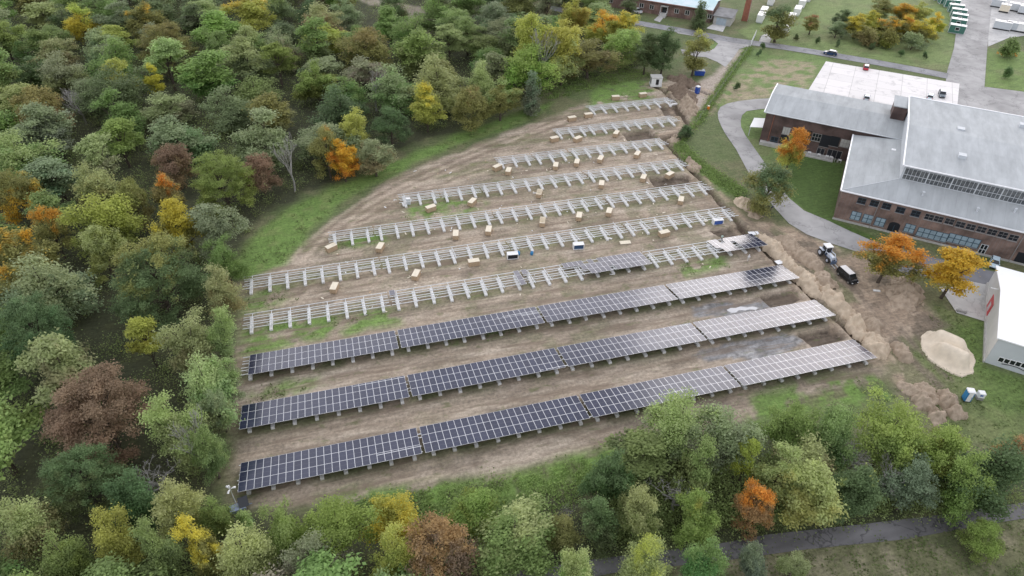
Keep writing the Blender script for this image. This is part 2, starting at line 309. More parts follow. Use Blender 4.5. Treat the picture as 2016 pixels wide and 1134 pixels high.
#==PART GROUND
# ------------------------------------------------------------------ ground
FIELD = P2([(440, 1010), (445, 930), (455, 760), (468, 640), (466, 560), (530, 535), (590, 495), (640, 445), (700, 405), (735, 372), (830, 325), (950, 278), (1060, 238), (1120, 212),
            (1200, 190), (1290, 168), (1335, 150), (1372, 190), (1372, 235), (1345, 262), (1330, 290), (1360, 330), (1415, 385), (1470, 430), (1530, 480), (1600, 555), (1660, 620), (1730, 690), (1770, 735),
            (1700, 752), (1560, 790), (1400, 850), (1240, 880), (1120, 905), (1000, 940), (850, 955), (700, 975), (560, 1000), (480, 1012)])
YARD = P2([(1440, 395), (1500, 425), (1560, 450), (1640, 480), (1715, 515), (1800, 560), (1840, 600), (1870, 640), (1830, 660), (1800, 690), (1840, 740), (1900, 790), (1890, 835), (1800, 800), (1740, 730), (1650, 620), (1560, 520), (1480, 450)])
TRACK = P2([(1450, 97), (1430, 125), (1405, 145), (1380, 162), (1345, 180), (1345, 215), (1385, 215), (1415, 165), (1445, 130), (1462, 100)])
WASTE = P2([(1560, 118), (1610, 125), (1590, 175), (1510, 195), (1425, 205), (1395, 225), (1380, 205), (1420, 160), (1470, 140), (1500, 118)])
STRIP = P2([(455, 545), (462, 505), (500, 455), (575, 408), (660, 362), (740, 330), (890, 268), (1020, 218), (1110, 190), (1060, 232), (930, 278), (820, 322), (735, 365), (660, 412), (600, 470), (560, 520), (480, 548)])
GRASS = [P2(l) for l in ([(470, 585), (550, 565), (585, 590), (540, 610), (470, 625)], [(475, 650), (600, 632), (775, 605), (800, 640), (640, 662), (480, 700)],
         [(480, 782), (560, 752), (620, 742), (640, 760), (520, 790)], [(620, 985), (850, 948), (1010, 930), (1130, 890), (1250, 860), (1260, 900), (1150, 960), (950, 1000), (700, 1010)],
         [(800, 405), (870, 385), (960, 400), (900, 430), (800, 440)], [(1180, 165), (1280, 160), (1330, 180), (1230, 205), (1150, 215)], [(820, 655), (960, 640), (1000, 655), (900, 680)],
         [(1340, 520), (1420, 505), (1440, 525), (1340, 545)], [(640, 480), (760, 455), (760, 475), (650, 495)], [(1480, 770), (1700, 730), (1800, 760), (1800, 800), (1480, 830)])]
LAWN = P2([(1380, 90), (1420, 80), (1480, 92), (1600, 108), (1640, 118), (1620, 170), (1590, 230), (1560, 300), (1660, 330), (1640, 440), (1560, 400), (1480, 330), (1440, 250), (1400, 190), (1340, 290), (1400, 340), (1480, 400), (1420, 380), (1330, 290), (1380, 200), (1440, 130)])
LAWN2 = P2([(1800, 590), (1880, 615), (1940, 635), (1935, 720), (2060, 760), (2060, 900), (1950, 880), (1840, 830), (1790, 700), (1850, 650)])
LAWN3 = P2([(1450, 60), (1700, -40), (1900, -40), (1870, 140), (1600, 98), (1480, 80)])
LAWN4 = P2([(1945, 95), (2100, 110), (2100, 190), (1938, 170)])
MUD = [P2(l) for l in ([(1365, 605), (1400, 595), (1500, 590), (1540, 600), (1510, 625), (1440, 630), (1370, 622)], [(1360, 700), (1400, 685), (1500, 665), (1560, 655), (1600, 680), (1500, 705), (1400, 715)])]
PITS = [P2(l) for l in ([(1225, 264), (1275, 257), (1300, 272), (1240, 280)], [(1280, 352), (1345, 345), (1370, 358), (1350, 368), (1290, 368)], [(1400, 455), (1460, 443), (1480, 463), (1430, 475)],
        [(1497, 585), (1560, 570), (1580, 590), (1520, 605)], [(1572, 660), (1640, 645), (1662, 665), (1600, 685)], [(1300, 212), (1330, 208), (1350, 228), (1310, 228)])]
TRENCH = [P2(l) for l in ([(1285, 168), (1308, 178), (1330, 205), (1355, 245), (1345, 262), (1306, 272), (1338, 310), (1400, 378), (1446, 430), (1500, 485), (1560, 548), (1640, 623), (1722, 700)],
          [(1308, 178), (1350, 170), (1395, 185)])]
DITCH = P2([(1478, 92), (1445, 135), (1405, 195), (1370, 245), (1335, 285), (1365, 318), (1410, 350), (1465, 386)])
ROUGH = P2([(1000, 1145), (1300, 1100), (1560, 1075), (1790, 1058), (2030, 1022), (2300, 1000), (2300, 1400), (1000, 1400)])
FOREST = P2([(-300, -120), (1000, -120), (1170, 20), (1200, 60), (1320, 110), (1270, 125), (1180, 150), (1090, 172), (960, 235), (850, 270), (760, 305), (690, 350), (590, 385), (520, 425), (480, 480), (455, 560), (448, 700), (440, 850), (430, 990), (560, 1010), (760, 1000), (900, 990),
             (1100, 960), (1180, 900), (1300, 860), (1420, 840), (1700, 870), (1900, 930), (2100, 950), (2016, 985), (1700, 1030), (1400, 1068), (1200, 1095), (900, 1145), (600, 1400), (-300, 1400)])

def axis(parts):
    a = [parts[0][0]]
    for lo, hi, st in parts:
        n = max(1, int(round((hi-lo)/st))); a += [lo+(hi-lo)*(k+1)/n for k in range(n)]
    return np.array(a)
xs = axis([(-3000, -400, 260), (-400, -120, 14), (-120, -14, 1.6), (-14, 96, .8), (96, 150, .42), (150, 330, 1.6), (330, 700, 18), (700, 3000, 260)])
ys = axis([(-3000, -500, 260), (-500, -60, 14), (-60, -8, 1.2), (-8, 136, .6), (136, 290, 1.5), (290, 600, 15), (600, 3200, 260)])
X, Y = np.meshgrid(xs, ys, indexing='ij')
n1 = fbm(X/9, Y/9); n2 = fbm(X/2.5, Y/2.5); n3 = fbm(X/30+9, Y/30+4); n4 = fbm(X/14, Y/1.6+5); nf = fbm(X/.9, Y/.9, 3)
def blend(C, col, m): 
    m = m[..., None]; return C*(1-m)+np.array(col)*m
C = np.ones(X.shape+(3,))*np.array((.120, .150, .060))
C = blend(C, (.165, .160, .085), sm(.42, .62, n1)*.8)
C = blend(C, (.085, .125, .040), sm(.50, .70, n2)*.5)
wob = (n1-.5)*5+(n2-.5)*2.4
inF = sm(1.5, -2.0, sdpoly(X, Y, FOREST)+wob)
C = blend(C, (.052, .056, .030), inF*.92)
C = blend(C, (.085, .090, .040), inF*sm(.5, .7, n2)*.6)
fd = sdpoly(X, Y, FIELD)+wob*.7
inD = sm(1.0, -1.6, fd)
dirt = np.ones(X.shape+(3,))*np.array((.42, .328, .245))
dirt = blend(dirt, (.51, .41, .315), sm(.45, .68, n4))
dirt = blend(dirt, (.265, .21, .155), sm(.52, .72, fbm(X/11+40, Y/2.2+9))*.75)
dirt = blend(dirt, (.51, .41, .32), sm(.60, .74, n2)*.5)
dirt = blend(dirt, (.19, .185, .095), sm(.50, .66, n3)*.55*sm(.40, .6, n2))
dirt = dirt*np.array((.88, .915, .93))
C = C*(1-inD[..., None])+dirt*inD[..., None]
# vegetation under every row, with shade painted in below the front edge
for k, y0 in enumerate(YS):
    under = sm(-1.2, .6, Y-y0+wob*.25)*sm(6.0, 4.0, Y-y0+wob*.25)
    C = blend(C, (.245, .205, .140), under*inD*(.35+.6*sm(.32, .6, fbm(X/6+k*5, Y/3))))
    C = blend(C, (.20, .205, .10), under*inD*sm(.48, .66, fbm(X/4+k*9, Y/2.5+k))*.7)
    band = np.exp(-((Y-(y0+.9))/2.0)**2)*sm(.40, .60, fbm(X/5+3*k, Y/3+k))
    C = blend(C, (.105, .125, .050), band*inD*(.75 if k < 3 else .5))  # dark green for weeds and for the painted shade below the front edge
    # wheel ruts between the rows
    for off, wd in ((7.6, .35), (9.5, .35)):
        rut = np.exp(-((Y-(y0+off)+.5*(vnoise(X/9+k, Y*0)-.5)*2)/wd)**2)*sm(.38, .6, fbm(X/4, Y/3+k*7))
        C = blend(C, (.205, .158, .112), rut*inD*.55)
g0 = sm(1.0, -2.2, sdpoly(X, Y, STRIP)+wob*.6)
C = blend(C, (.152, .245, .060), g0*.93); C = blend(C, (.21, .24, .09), g0*sm(.54, .70, n2)*.5)
for p in GRASS:
    g = sm(1.5, -1.5, sdpoly(X, Y, p)+wob*.8); C = blend(C, (.155, .250, .060), g*sm(.32, .52, n2)*.95)
for p, cc in ((LAWN, (.160, .235, .075)), (LAWN2, (.125, .190, .050)), (LAWN3, (.19, .250, .090)), (LAWN4, (.165, .245, .070))):
    g = sm(.8, -.8, sdpoly(X, Y, p)); C = blend(C, cc, g*.9); C = blend(C, (.20, .195, .10), g*sm(.52, .70, n1)*.5); C = blend(C, (.08, .12, .04), g*sm(.5, .7, n2)*.35)
hl = P2([(1560, 300), (1668, 325), (1655, 400), (1640, 432), (1720, 465), (1770, 500), (1690, 475), (1600, 425), (1550, 385), (1540, 340)])
C = blend(C, (.075, .125, .030), sm(.5, -.5, sdpoly(X, Y, hl))*.95)
g = sm(2.2, -2.2, sdpoly(X, Y, YARD)+wob); yd = blend(np.ones(X.shape+(3,))*np.array((.33, .255, .185)), (.185, .15, .11), sm(.45, .65, fbm(X/4+70, Y/4)))
yd = blend(yd, (.16, .165, .085), sm(.5, .62, n1)*.8); yd = blend(yd, (.44, .35, .26), sm(.6, .72, n2)*.7)
C = C*(1-g[..., None])+yd*g[..., None]
for p, cc in ((TRACK, (.42, .355, .30)), (WASTE, (.34, .285, .19))):
    g = sm(1.5, -1.5, sdpoly(X, Y, p)+wob*.7); C = blend(C, cc, g*(.95 if p is TRACK else sm(.36, .55, n2)*.9))
for l in ([(1600, 500), (1660, 545), (1720, 615), (1780, 690), (1850, 760)], [(1612, 495), (1680, 545), (1745, 610), (1800, 680), (1870, 745)], [(1560, 470), (1640, 520), (1700, 590), (1760, 640), (1790, 660)], [(1700, 560), (1760, 600), (1830, 630)], [(1440, 410), (1500, 455), (1560, 500), (1600, 540)]):
    d = sdline(X, Y, P2(l))+(n2-.5)*1.6; C = blend(C, (.19, .15, .115), np.exp(-(d/.75)**2)*sm(.3, .55, n1)*.75)
for l in ([(590, 505), (640, 455), (720, 398), (800, 355), (930, 300), (1050, 255), (1130, 225)], [(605, 515), (655, 465), (735, 405), (815, 362), (940, 308), (1060, 262), (1140, 232)], [(560, 590), (620, 560), (760, 535), (1000, 500)], [(700, 440), (760, 410), (900, 350), (1000, 320)], [(1080, 255), (1180, 228), (1290, 215), (1350, 190)]):
    d = sdline(X, Y, P2(l))+(n2-.5)*1.2; C = blend(C, (.215, .165, .12), np.exp(-(d/.55)**2)*sm(.25, .5, n1)*.8); C = blend(C, (.52, .42, .33), np.exp(-((d-1.3)/.6)**2)*sm(.35, .55, n2)*.5)
for l, wd in (([(680, -20), (740, 5), (850, 22)], 4.0), ([(800, 20), (830, 40), (850, 62)], 6.0)):
    C = blend(C, (.34, .29, .235), sm(wd, wd-2.5, sdline(X, Y, P2(l))+wob*.6)*.9)
g = sm(1.2, -1, sdpoly(X, Y, ROUGH)+wob*.5); rg = blend(np.ones(X.shape+(3,))*np.array((.155, .155, .080)), (.235, .215, .135), sm(.48, .66, n2)); rg = blend(rg, (.07, .085, .035), sm(.5, .66, n1)*.8)
C = C*(1-g[..., None])+rg*g[..., None]
C = blend(C, (.055, .085, .028), np.exp(-(sdline(X, Y, DITCH)/1.5)**2)*.85)
WET = np.zeros(X.shape)
for p in MUD:
    g = sm(.6, -1.4, sdpoly(X, Y, p)+wob*.7); g = sm(.35, -.35, sdpoly(X, Y, p)+(n1-.5)*4+(n2-.5)*2.5); C = blend(C, (.255, .255, .26), g*.92); C = blend(C, (.21, .20, .19), g*sm(.5, .62, n2)*.8); C = blend(C, (.46, .45, .44), g*sm(.6, .7, fbm(X/2+5, Y/1.2))*.7); WET = np.maximum(WET, g)
Z = (n3-.5)*.10*sm(40, 10, np.abs(fd)) + (n2-.5)*.16*inD + (nf-.5)*.10 + inF*(n2-.5)*.4
Z = np.where((np.abs(X) > 380) | (np.abs(Y) > 480), 0, Z)
flatm = np.zeros(X.shape)
for p in PITS:
    d = sdpoly(X, Y, p)+(n2-.5)*.8; g = sm(.35, -.35, d); Z = Z-g*(1.0+.5*(n1-.5)); Z = Z+.35*np.exp(-((d-1.0)/.7)**2)
    C = blend(C, (.135, .105, .078), g*.95); C = blend(C, (.075, .056, .042), g*np.exp(-(d/.45)**2)*.8); C = blend(C, (.185, .15, .115), g*sm(.5, .66, nf)*.6)
for l in TRENCH:
    d = sdline(X, Y, l)+(n2-.5)*.7; g = sm(.95, .35, d); Z = Z-g*1.1; C = blend(C, (.12, .09, .065), g*.95)
    C = blend(C, (.40, .31, .225), np.exp(-((d-2.0)/.9)**2)*.7*sm(.35, .5, n2))
C = C*(.86+.28*nf[..., None])
# flat under roads and buildings
nx, ny = X.shape
verts = np.stack([X, Y, Z], -1).reshape(-1, 3)
idx = np.arange(nx*ny).reshape(nx, ny)
quads = np.stack([idx[:-1, :-1], idx[1:, :-1], idx[1:, 1:], idx[:-1, 1:]], -1).reshape(-1, 4)
def npmesh(name, verts, quads, smooth=False):
    me = bpy.data.meshes.new(name); nv, nq = len(verts), len(quads); k = quads.shape[1]
    me.vertices.add(nv); me.vertices.foreach_set('co', np.ascontiguousarray(verts, np.float32).ravel())
    me.loops.add(nq*k); me.loops.foreach_set('vertex_index', np.ascontiguousarray(quads, np.int32).ravel())
    me.polygons.add(nq); me.polygons.foreach_set('loop_start', np.arange(0, nq*k, k, dtype=np.int32))
    if smooth: me.polygons.foreach_set('use_smooth', np.ones(nq, bool))
    me.update(calc_edges=True); return me
GND_C = C
def ground_h(x, y):
    i = int(np.clip(np.searchsorted(xs, x), 0, nx-1)); j = int(np.clip(np.searchsorted(ys, y), 0, ny-1)); return float(Z[i, j])

def ground_mat():
    m = bpy.data.materials.new('ground_earth_and_grass'); m.use_nodes = True; t = m.node_tree; b = t.nodes['Principled BSDF']
    a = t.nodes.new('ShaderNodeAttribute'); a.attribute_name = 'albedo'; wt = t.nodes.new('ShaderNodeAttribute'); wt.attribute_name = 'wet'
    g = t.nodes.new('ShaderNodeTexCoord')
    n = t.nodes.new('ShaderNodeTexNoise'); n.inputs['Scale'].default_value = 1.7; n.inputs['Detail'].default_value = 7; n.inputs['Roughness'].default_value = .7; t.links.new(g.outputs['Object'], n.inputs['Vector'])
    mp2 = t.nodes.new('ShaderNodeMapping'); mp2.inputs['Scale'].default_value = (.22, 1.6, 1); t.links.new(g.outputs['Object'], mp2.inputs[0])
    n2_ = t.nodes.new('ShaderNodeTexNoise'); n2_.inputs['Scale'].default_value = 1.2; n2_.inputs['Detail'].default_value = 5; t.links.new(mp2.outputs[0], n2_.inputs['Vector'])
    r = t.nodes.new('ShaderNodeMapRange'); r.inputs[1].default_value = .3; r.inputs[2].default_value = .7; r.inputs[3].default_value = .62; r.inputs[4].default_value = 1.38; t.links.new(n.outputs[0], r.inputs[0])
    r2 = t.nodes.new('ShaderNodeMapRange'); r2.inputs[1].default_value = .3; r2.inputs[2].default_value = .7; r2.inputs[3].default_value = .82; r2.inputs[4].default_value = 1.18; t.links.new(n2_.outputs[0], r2.inputs[0])
    mu = t.nodes.new('ShaderNodeMath'); mu.operation = 'MULTIPLY'; t.links.new(r.outputs[0], mu.inputs[0]); t.links.new(r2.outputs[0], mu.inputs[1])
    v = t.nodes.new('ShaderNodeVectorMath'); v.operation = 'SCALE'; t.links.new(a.outputs['Color'], v.inputs[0]); t.links.new(mu.outputs[0], v.inputs['Scale']); da = t.nodes.new('ShaderNodeAttribute'); da.attribute_name = 'dirt'
    def streak(sc, lo, hi, col, inp, w_):
        mq = t.nodes.new('ShaderNodeMapping'); mq.inputs['Scale'].default_value = sc; mq.inputs['Location'].default_value = (w_*3.1, w_*1.7, 0); t.links.new(g.outputs['Object'], mq.inputs[0])
        nq = t.nodes.new('ShaderNodeTexNoise'); nq.inputs['Scale'].default_value = 1; nq.inputs['Detail'].default_value = 6; nq.inputs['Roughness'].default_value = .62; nq.inputs['Distortion'].default_value = .3; t.links.new(mq.outputs[0], nq.inputs['Vector'])
        rq = t.nodes.new('ShaderNodeMapRange'); rq.inputs[1].default_value = lo; rq.inputs[2].default_value = hi; rq.inputs[4].default_value = w_; t.links.new(nq.outputs[0], rq.inputs[0])
        mq2 = t.nodes.new('ShaderNodeMath'); mq2.operation = 'MULTIPLY'; t.links.new(rq.outputs[0], mq2.inputs[0]); t.links.new(da.outputs['Fac'], mq2.inputs[1])
        xq = t.nodes.new('ShaderNodeMix'); xq.data_type = 'RGBA'; t.links.new(mq2.outputs[0], xq.inputs[0]); t.links.new(inp, xq.inputs[6]); xq.inputs[7].default_value = (*col, 1); return xq.outputs[2]
    c_ = streak((.06, .55, 1), .52, .62, (.215, .165, .120), v.outputs[0], .7)
    c_ = streak((.10, 1.5, 1), .60, .66, (.48, .39, .30), c_, .5)
    c_ = streak((.30, .55, 1), .58, .68, (.150, .165, .070), c_, .62)
    c_ = streak((.8, 1.2, 1), .62, .70, (.175, .135, .098), c_, .5)
    t.links.new(c_, b.inputs['Base Color'])
    ro = t.nodes.new('ShaderNodeMapRange'); ro.inputs[1].default_value = .45; ro.inputs[2].default_value = .62; ro.inputs[3].default_value = .95; ro.inputs[4].default_value = .06
    wn = t.nodes.new('ShaderNodeTexNoise'); wn.inputs['Scale'].default_value = .32; wn.inputs['Detail'].default_value = 4; t.links.new(g.outputs['Object'], wn.inputs['Vector'])
    wm = t.nodes.new('ShaderNodeMath'); wm.operation = 'MULTIPLY'; t.links.new(wn.outputs[0], wm.inputs[0]); t.links.new(wt.outputs['Fac'], wm.inputs[1]); t.links.new(wm.outputs[0], ro.inputs[0]); t.links.new(ro.outputs[0], b.inputs['Roughness'])
    b.inputs['Specular IOR Level'].default_value = .4
    bp = t.nodes.new('ShaderNodeBump'); bp.inputs['Strength'].default_value = .55; bp.inputs['Distance'].default_value = .25; t.links.new(n.outputs[0], bp.inputs['Height']); t.links.new(bp.outputs[0], b.inputs['Normal'])
    return m

#==PART ROADS
# ------------------------------------------------------------------ roads and paved areas (flat sheets above the ground)
PAVED = []
def sheet(name, pxpoly, material, z=.06, sub=True):
    poly = P2(pxpoly); PAVED.append(poly)
    b = MB(); b.v = [(x, y, z) for x, y in poly]; b.f = [tuple(range(len(poly)))]; b.m = [0]
    o = b.build(name, material)
    if o.data.polygons[0].normal.z < 0: o.data.flip_normals()
    return struct(o)
def ribbon(name, cl, width, material, z=.06):
    """a road of constant width round a centreline given in pixels"""
    pts = [at(u, v) for u, v in cl]; L, Rr = [], []
    for i, p in enumerate(pts):
        d = (pts[min(i+1, len(pts)-1)]-pts[max(i-1, 0)]); d.z = 0; d.normalize(); nrm = Vector((-d.y, d.x, 0))
        L.append(p+nrm*width/2); Rr.append(p-nrm*width/2)
    poly = [tuple(p[:2]) for p in L]+[tuple(p[:2]) for p in reversed(Rr)]; PAVED.append(poly)
    b = MB(); n = len(pts); b.v = [(p.x, p.y, z) for p in L]+[(p.x, p.y, z) for p in Rr]
    b.f = [(i, n+i, n+i+1, i+1) for i in range(n-1)]; b.m = [0]*(n-1)
    o = b.build(name, material)
    if o.data.polygons[0].normal.z < 0: o.data.flip_normals()
    return struct(o)
def lot_mat():
    m = bpy.data.materials.new('parking_concrete'); m.use_nodes = True; t = m.node_tree; b = t.nodes['Principled BSDF']; b.inputs['Roughness'].default_value = .9
    g = t.nodes.new('ShaderNodeTexCoord'); mp_ = t.nodes.new('ShaderNodeMapping'); mp_.inputs['Rotation'].default_value = (0, 0, R(41.5)); t.links.new(g.outputs['Object'], mp_.inputs[0])
    br = t.nodes.new('ShaderNodeTexBrick'); br.offset = 0; br.inputs['Scale'].default_value = 1; br.inputs['Brick Width'].default_value = 7.5; br.inputs['Row Height'].default_value = 6; br.inputs['Mortar Size'].default_value = .09; br.inputs['Mortar Smooth'].default_value = .6
    br.inputs['Color1'].default_value = (.79, .755, .73, 1); br.inputs['Color2'].default_value = (.73, .70, .675, 1); br.inputs['Mortar'].default_value = (.47, .45, .42, 1); t.links.new(mp_.outputs[0], br.inputs['Vector'])
    n = t.nodes.new('ShaderNodeTexNoise'); n.inputs['Scale'].default_value = .22; n.inputs['Detail'].default_value = 8; n.inputs['Roughness'].default_value = .7; t.links.new(g.outputs['Object'], n.inputs[0])
    r = t.nodes.new('ShaderNodeMapRange'); r.inputs[1].default_value = .30; r.inputs[2].default_value = .46; r.inputs[3].default_value = .60; r.inputs[4].default_value = 1; t.links.new(n.outputs[0], r.inputs[0])
    v = t.nodes.new('ShaderNodeVectorMath'); v.operation = 'SCALE'; t.links.new(br.outputs[0], v.inputs[0]); t.links.new(r.outputs[0], v.inputs['Scale']); t.links.new(v.outputs[0], b.inputs['Base Color']); return m
ribbon('road', [(1060, 12), (1208, 37), (1270, 48), (1335, 59), (1440, 79), (1539, 92.5), (1597, 101.5), (1730, 124), (1800, 137), (1866, 150)], 5.4, M['asphalt'], .064)
sheet('road_junction', [(1330, 62), (1440, 80), (1478, 90), (1455, 97), (1445, 112), (1428, 132), (1412, 122), (1390, 113), (1345, 109), (1340, 97), (1388, 103), (1406, 96), (1414, 86), (1402, 77), (1335, 66)], M['drive'], .060)
sheet('wide_road', [(1897, -60), (1960, -60), (1944, 90), (1938, 171), (2016, 181), (2140, 196), (2140, 268), (1884, 212), (1889, 167), (1862, 160), (1865, 139), (1878, 95), (1888, 20)], M['drive'], .056)
sheet('trailer_yard', [(1952, -40), (2140, -20), (2140, 70), (2050, 66), (1985, 75), (1945, 92), (1946, 60)], M['slab'], .052)
sheet('parking_lot', [(1626, 121), (1889, 165), (1884, 214), (1800, 234), (1700, 218), (1591, 178)], lot_mat(), .068)
sheet('driveway', [(1530, 193), (1490, 195), (1455, 199), (1432, 204), (1418, 211), (1413, 222), (1414, 234), (1420, 249), (1428, 264), (1449, 294), (1473, 339), (1497, 375), (1513, 395), (1528, 413), (1553, 440), (1589, 462), (1632, 478), (1690, 497),
                   (1712, 472), (1675, 456), (1629, 434), (1583, 415), (1553, 390), (1530, 355), (1495, 306), (1467, 266), (1459, 250), (1458, 238), (1461, 227), (1470, 219), (1490, 216), (1516, 213)], M['drive'], .060)
sheet('forecourt', [(1690, 497), (1712, 472), (1760, 489), (1960, 536), (2060, 562), (2060, 590), (1945, 562), (1900, 553), (1840, 540), (1800, 548), (1740, 520)], mat('forecourt_asphalt', (.23, .23, .245), .9, noise=1, amount=.22, scale=.3), .056)
sheet('concrete_apron', [(1823, 531), (1845, 541), (1948, 562), (1938, 633), (1883, 616), (1858, 578)], M['slab'], .072)
sheet('path', [(2300, 950), (2016, 989.5), (1850, 1014), (1691, 1033), (1509, 1053), (1414, 1071), (1318, 1083), (1173, 1101), (1000, 1128), (850, 1160), (850, 1195), (1000, 1162), (1100, 1147), (1236, 1124), (1418, 1105), (1577, 1083), (1782, 1062), (1918, 1037), (2016, 1021), (2300, 980)], M['asphaltdark'], .060)
sheet('garage_apron', [(1390, 56), (1403, 48), (1430, 49), (1423, 63)], M['slab'], .070)
sheet('entrance_path', [(1287, 40), (1300, 28), (1310, 30), (1299, 44)], M['slab'], .074)
sheet('gateway', [(1493, 84), (1500, 70), (1522, 60), (1520, 75), (1513, 88)], M['slab'], .058)
# puddle of standing water between the first two panel rows
pd = P2([(1430, 611), (1438, 607), (1448, 607), (1458, 604), (1470, 606), (1482, 604), (1493, 607), (1488, 611), (1476, 610), (1466, 612), (1455, 611), (1449, 616), (1440, 617), (1434, 614)])
b = MB(); b.v = [(x, y, .10) for x, y in pd]; b.f = [tuple(range(len(pd)))]; b.m = [0]
pw = struct(b.build('puddle_water', mat('still_water', (.36, .37, .385), .06, spec=.9)))
# settle the ground under all paving and link it
flat = np.ones(X.shape)
for poly in PAVED:
    flat = np.minimum(flat, sm(-.2, 1.5, sdpoly(X, Y, poly)))
Z = Z*flat+(1-flat)*(-.03)
for pt in [pd]: Z = np.where(sdpoly(X, Y, pt) < .4, .07, Z)
verts[:, 2] = Z.reshape(-1)
gm = npmesh('ground', verts, quads, True)
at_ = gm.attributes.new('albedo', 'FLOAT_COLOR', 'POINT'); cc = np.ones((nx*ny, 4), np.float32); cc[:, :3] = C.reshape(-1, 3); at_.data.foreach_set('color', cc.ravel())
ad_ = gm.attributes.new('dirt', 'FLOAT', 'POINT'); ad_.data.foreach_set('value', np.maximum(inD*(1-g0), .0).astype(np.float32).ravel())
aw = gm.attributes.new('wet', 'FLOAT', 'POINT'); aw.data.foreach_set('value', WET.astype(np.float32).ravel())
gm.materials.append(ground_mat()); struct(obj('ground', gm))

#==PART TABLES
# ------------------------------------------------------------------ solar tables and bare racks
SP, ZF, ZR, DEP = 3.53, 1.87, 0.59, 6.30      # beam spacing, front and rear height, depth
YF = -0.44                                      # front edge relative to the beam foot line
CW, PH = 27.187/24, math.hypot(DEP, ZF-ZR)/3
TILT = math.atan2(ZR-ZF, DEP)
def tz(y): return ZF+(ZR-ZF)*(y-YF)/DEP         # height of the panel plane above local y
b = MB()
b.box((0, 2.35, .21), (.62, 4.7, .42), bev=.06); ME_BEAM = b.mesh('concrete_beam', M['concrete'])
b = MB(); b.bar((0, YF+.15, tz(YF+.15)-.20), (0, YF+DEP-.15, tz(YF+DEP-.15)-.20), .09, .13); ME_RAFT = b.mesh('rafter', M['steel'])
b = MB(); b.bar((0, 1.1, .38), (0, 1.1, tz(1.1)-.22), .09, .09); ME_POSTF = b.mesh('post', M['steel'])
b = MB(); b.bar((0, 4.1, .38), (0, 4.1, tz(4.1)-.22), .09, .09); ME_POSTR = b.mesh('post', M['steel'])
b = MB()
for sx in (-1, 1): b.bar((0, 1.1, tz(1.1)-.75), (sx*.75, 1.0, tz(1.0)-.14), .05, .05)
b.bar((0, 1.1, .6), (0, 2.6, tz(2.6)-.24), .05, .05); ME_BRACE = b.mesh('brace', M['steel'])
def purlin_mesh(n):
    L = (n-1)*SP+2.48; b = MB(); b.bar((-.12, 0, 0), (L+.12, 0, 0), .10, .11); return b.mesh('purlin', M['steel']), L
PUR = {n: purlin_mesh(n) for n in (3, 8)}
b = MB(); wx, wy, fr = 1.118/2, (PH-.014)/2, .032
b.box((0, -wy+fr/2, 0), (2*wx, fr, .04), mi=0); b.box((0, wy-fr/2, 0), (2*wx, fr, .04), mi=0)
b.box((-wx+fr/2, 0, 0), (fr, 2*wy-2*fr, .04), mi=0); b.box((wx-fr/2, 0, 0), (fr, 2*wy-2*fr, .04), mi=0)
b.box((0, 0, 0), (2*wx-2*fr, 2*wy-2*fr, .028), mi=1); ME_PANEL = b.mesh('solar_panel', [M['frame'], M['cells']])
random.seed(11)
def table(x0, row, n, label, cat, cols=None, group=None):
    """cols: dict column -> set of panel rows (0 = front)"""
    name = 'solar_table' if cols and len(cols) > 20 else ('half_built_solar_table' if cols else 'mounting_rack')
    t = thing(name, label, cat, (x0, YS[row], .02), 0, group); pm, L = PUR[n]
    for k in range(n):
        x = 1.24+k*SP
        obj('concrete_beam', ME_BEAM, t, (x+random.gauss(0, .05), random.uniform(-.14, .14), 0), random.gauss(0, .014)); obj('rafter', ME_RAFT, t, (x+.18, 0, 0))
        obj('post', ME_POSTF, t, (x+.18, 0, 0)); obj('post', ME_POSTR, t, (x+.18, 0, 0)); obj('brace', ME_BRACE, t, (x+.18, 0, 0))
    for j in range(3):
        for f in (.2, .8):
            y = YF+DEP*(j+f)/3; o = obj('purlin', pm, t, (random.gauss(0, .12), y, tz(y)-.09)); o.rotation_euler = (TILT, random.gauss(0, .0012), random.gauss(0, .0012))
    for c, rows in (cols or {}).items():
        for j in rows:
            y = YF+DEP*(j+.5)/3; o = obj('solar_panel', ME_PANEL, t, ((c+.5)*CW, y, tz(y)))
            o.rotation_euler = (TILT+random.gauss(0, .0022), random.gauss(0, .0022), 0)
    return t
FULL = {c: (0, 1, 2) for c in range(24)}
PITCHX = 27.733
XT = [(0.0, -.05), (0.0, -.17), (0.0, -.22)]
rown = ['nearest', 'second nearest', 'third nearest']
for r in range(3):
    for k in range(4):
        cols = dict(FULL)
        if r == 2 and k == 0: cols.pop(0)
        table(XT[r][1]+k*PITCHX, r, 8, f'fully panelled solar table, {ORD[k]} from the left in the {rown[r]} row', 'solar table', cols, 'finished solar tables in the three near rows')
d2 = {23: (0, 1, 2), 0: (2,)}
d3 = {0: (2,), 8: (2,), 9: (2,), 10: (2,), 11: (2, 1), 12: (1, 0), 13: (1, 0, 2), 14: (1, 0), 15: (2, 1, 0), 16: (2, 1)}
d3.update({c: (0, 1, 2) for c in range(17, 24)})
d4 = {14: (1, 2), 15: (0, 1, 2), 16: (0, 1), 17: (0, 1, 2), 18: (2,), 19: (0, 1, 2), 20: (0, 1, 2), 21: (0, 1, 2), 22: (0, 1, 2), 23: (0, 1, 2)}
for k, (lab, c) in enumerate((('bare steel rack at the left end of the row behind the panelled tables', None), ('rack with one finished panel column at its right end, beside the half covered table', d2),
                              ('half covered rack with pale panels over its right side', d3), ('rack with panels only at its right end, where workers stand', d4))):
    table(-.25+k*PITCHX, 3, 8, lab, 'solar rack', c)
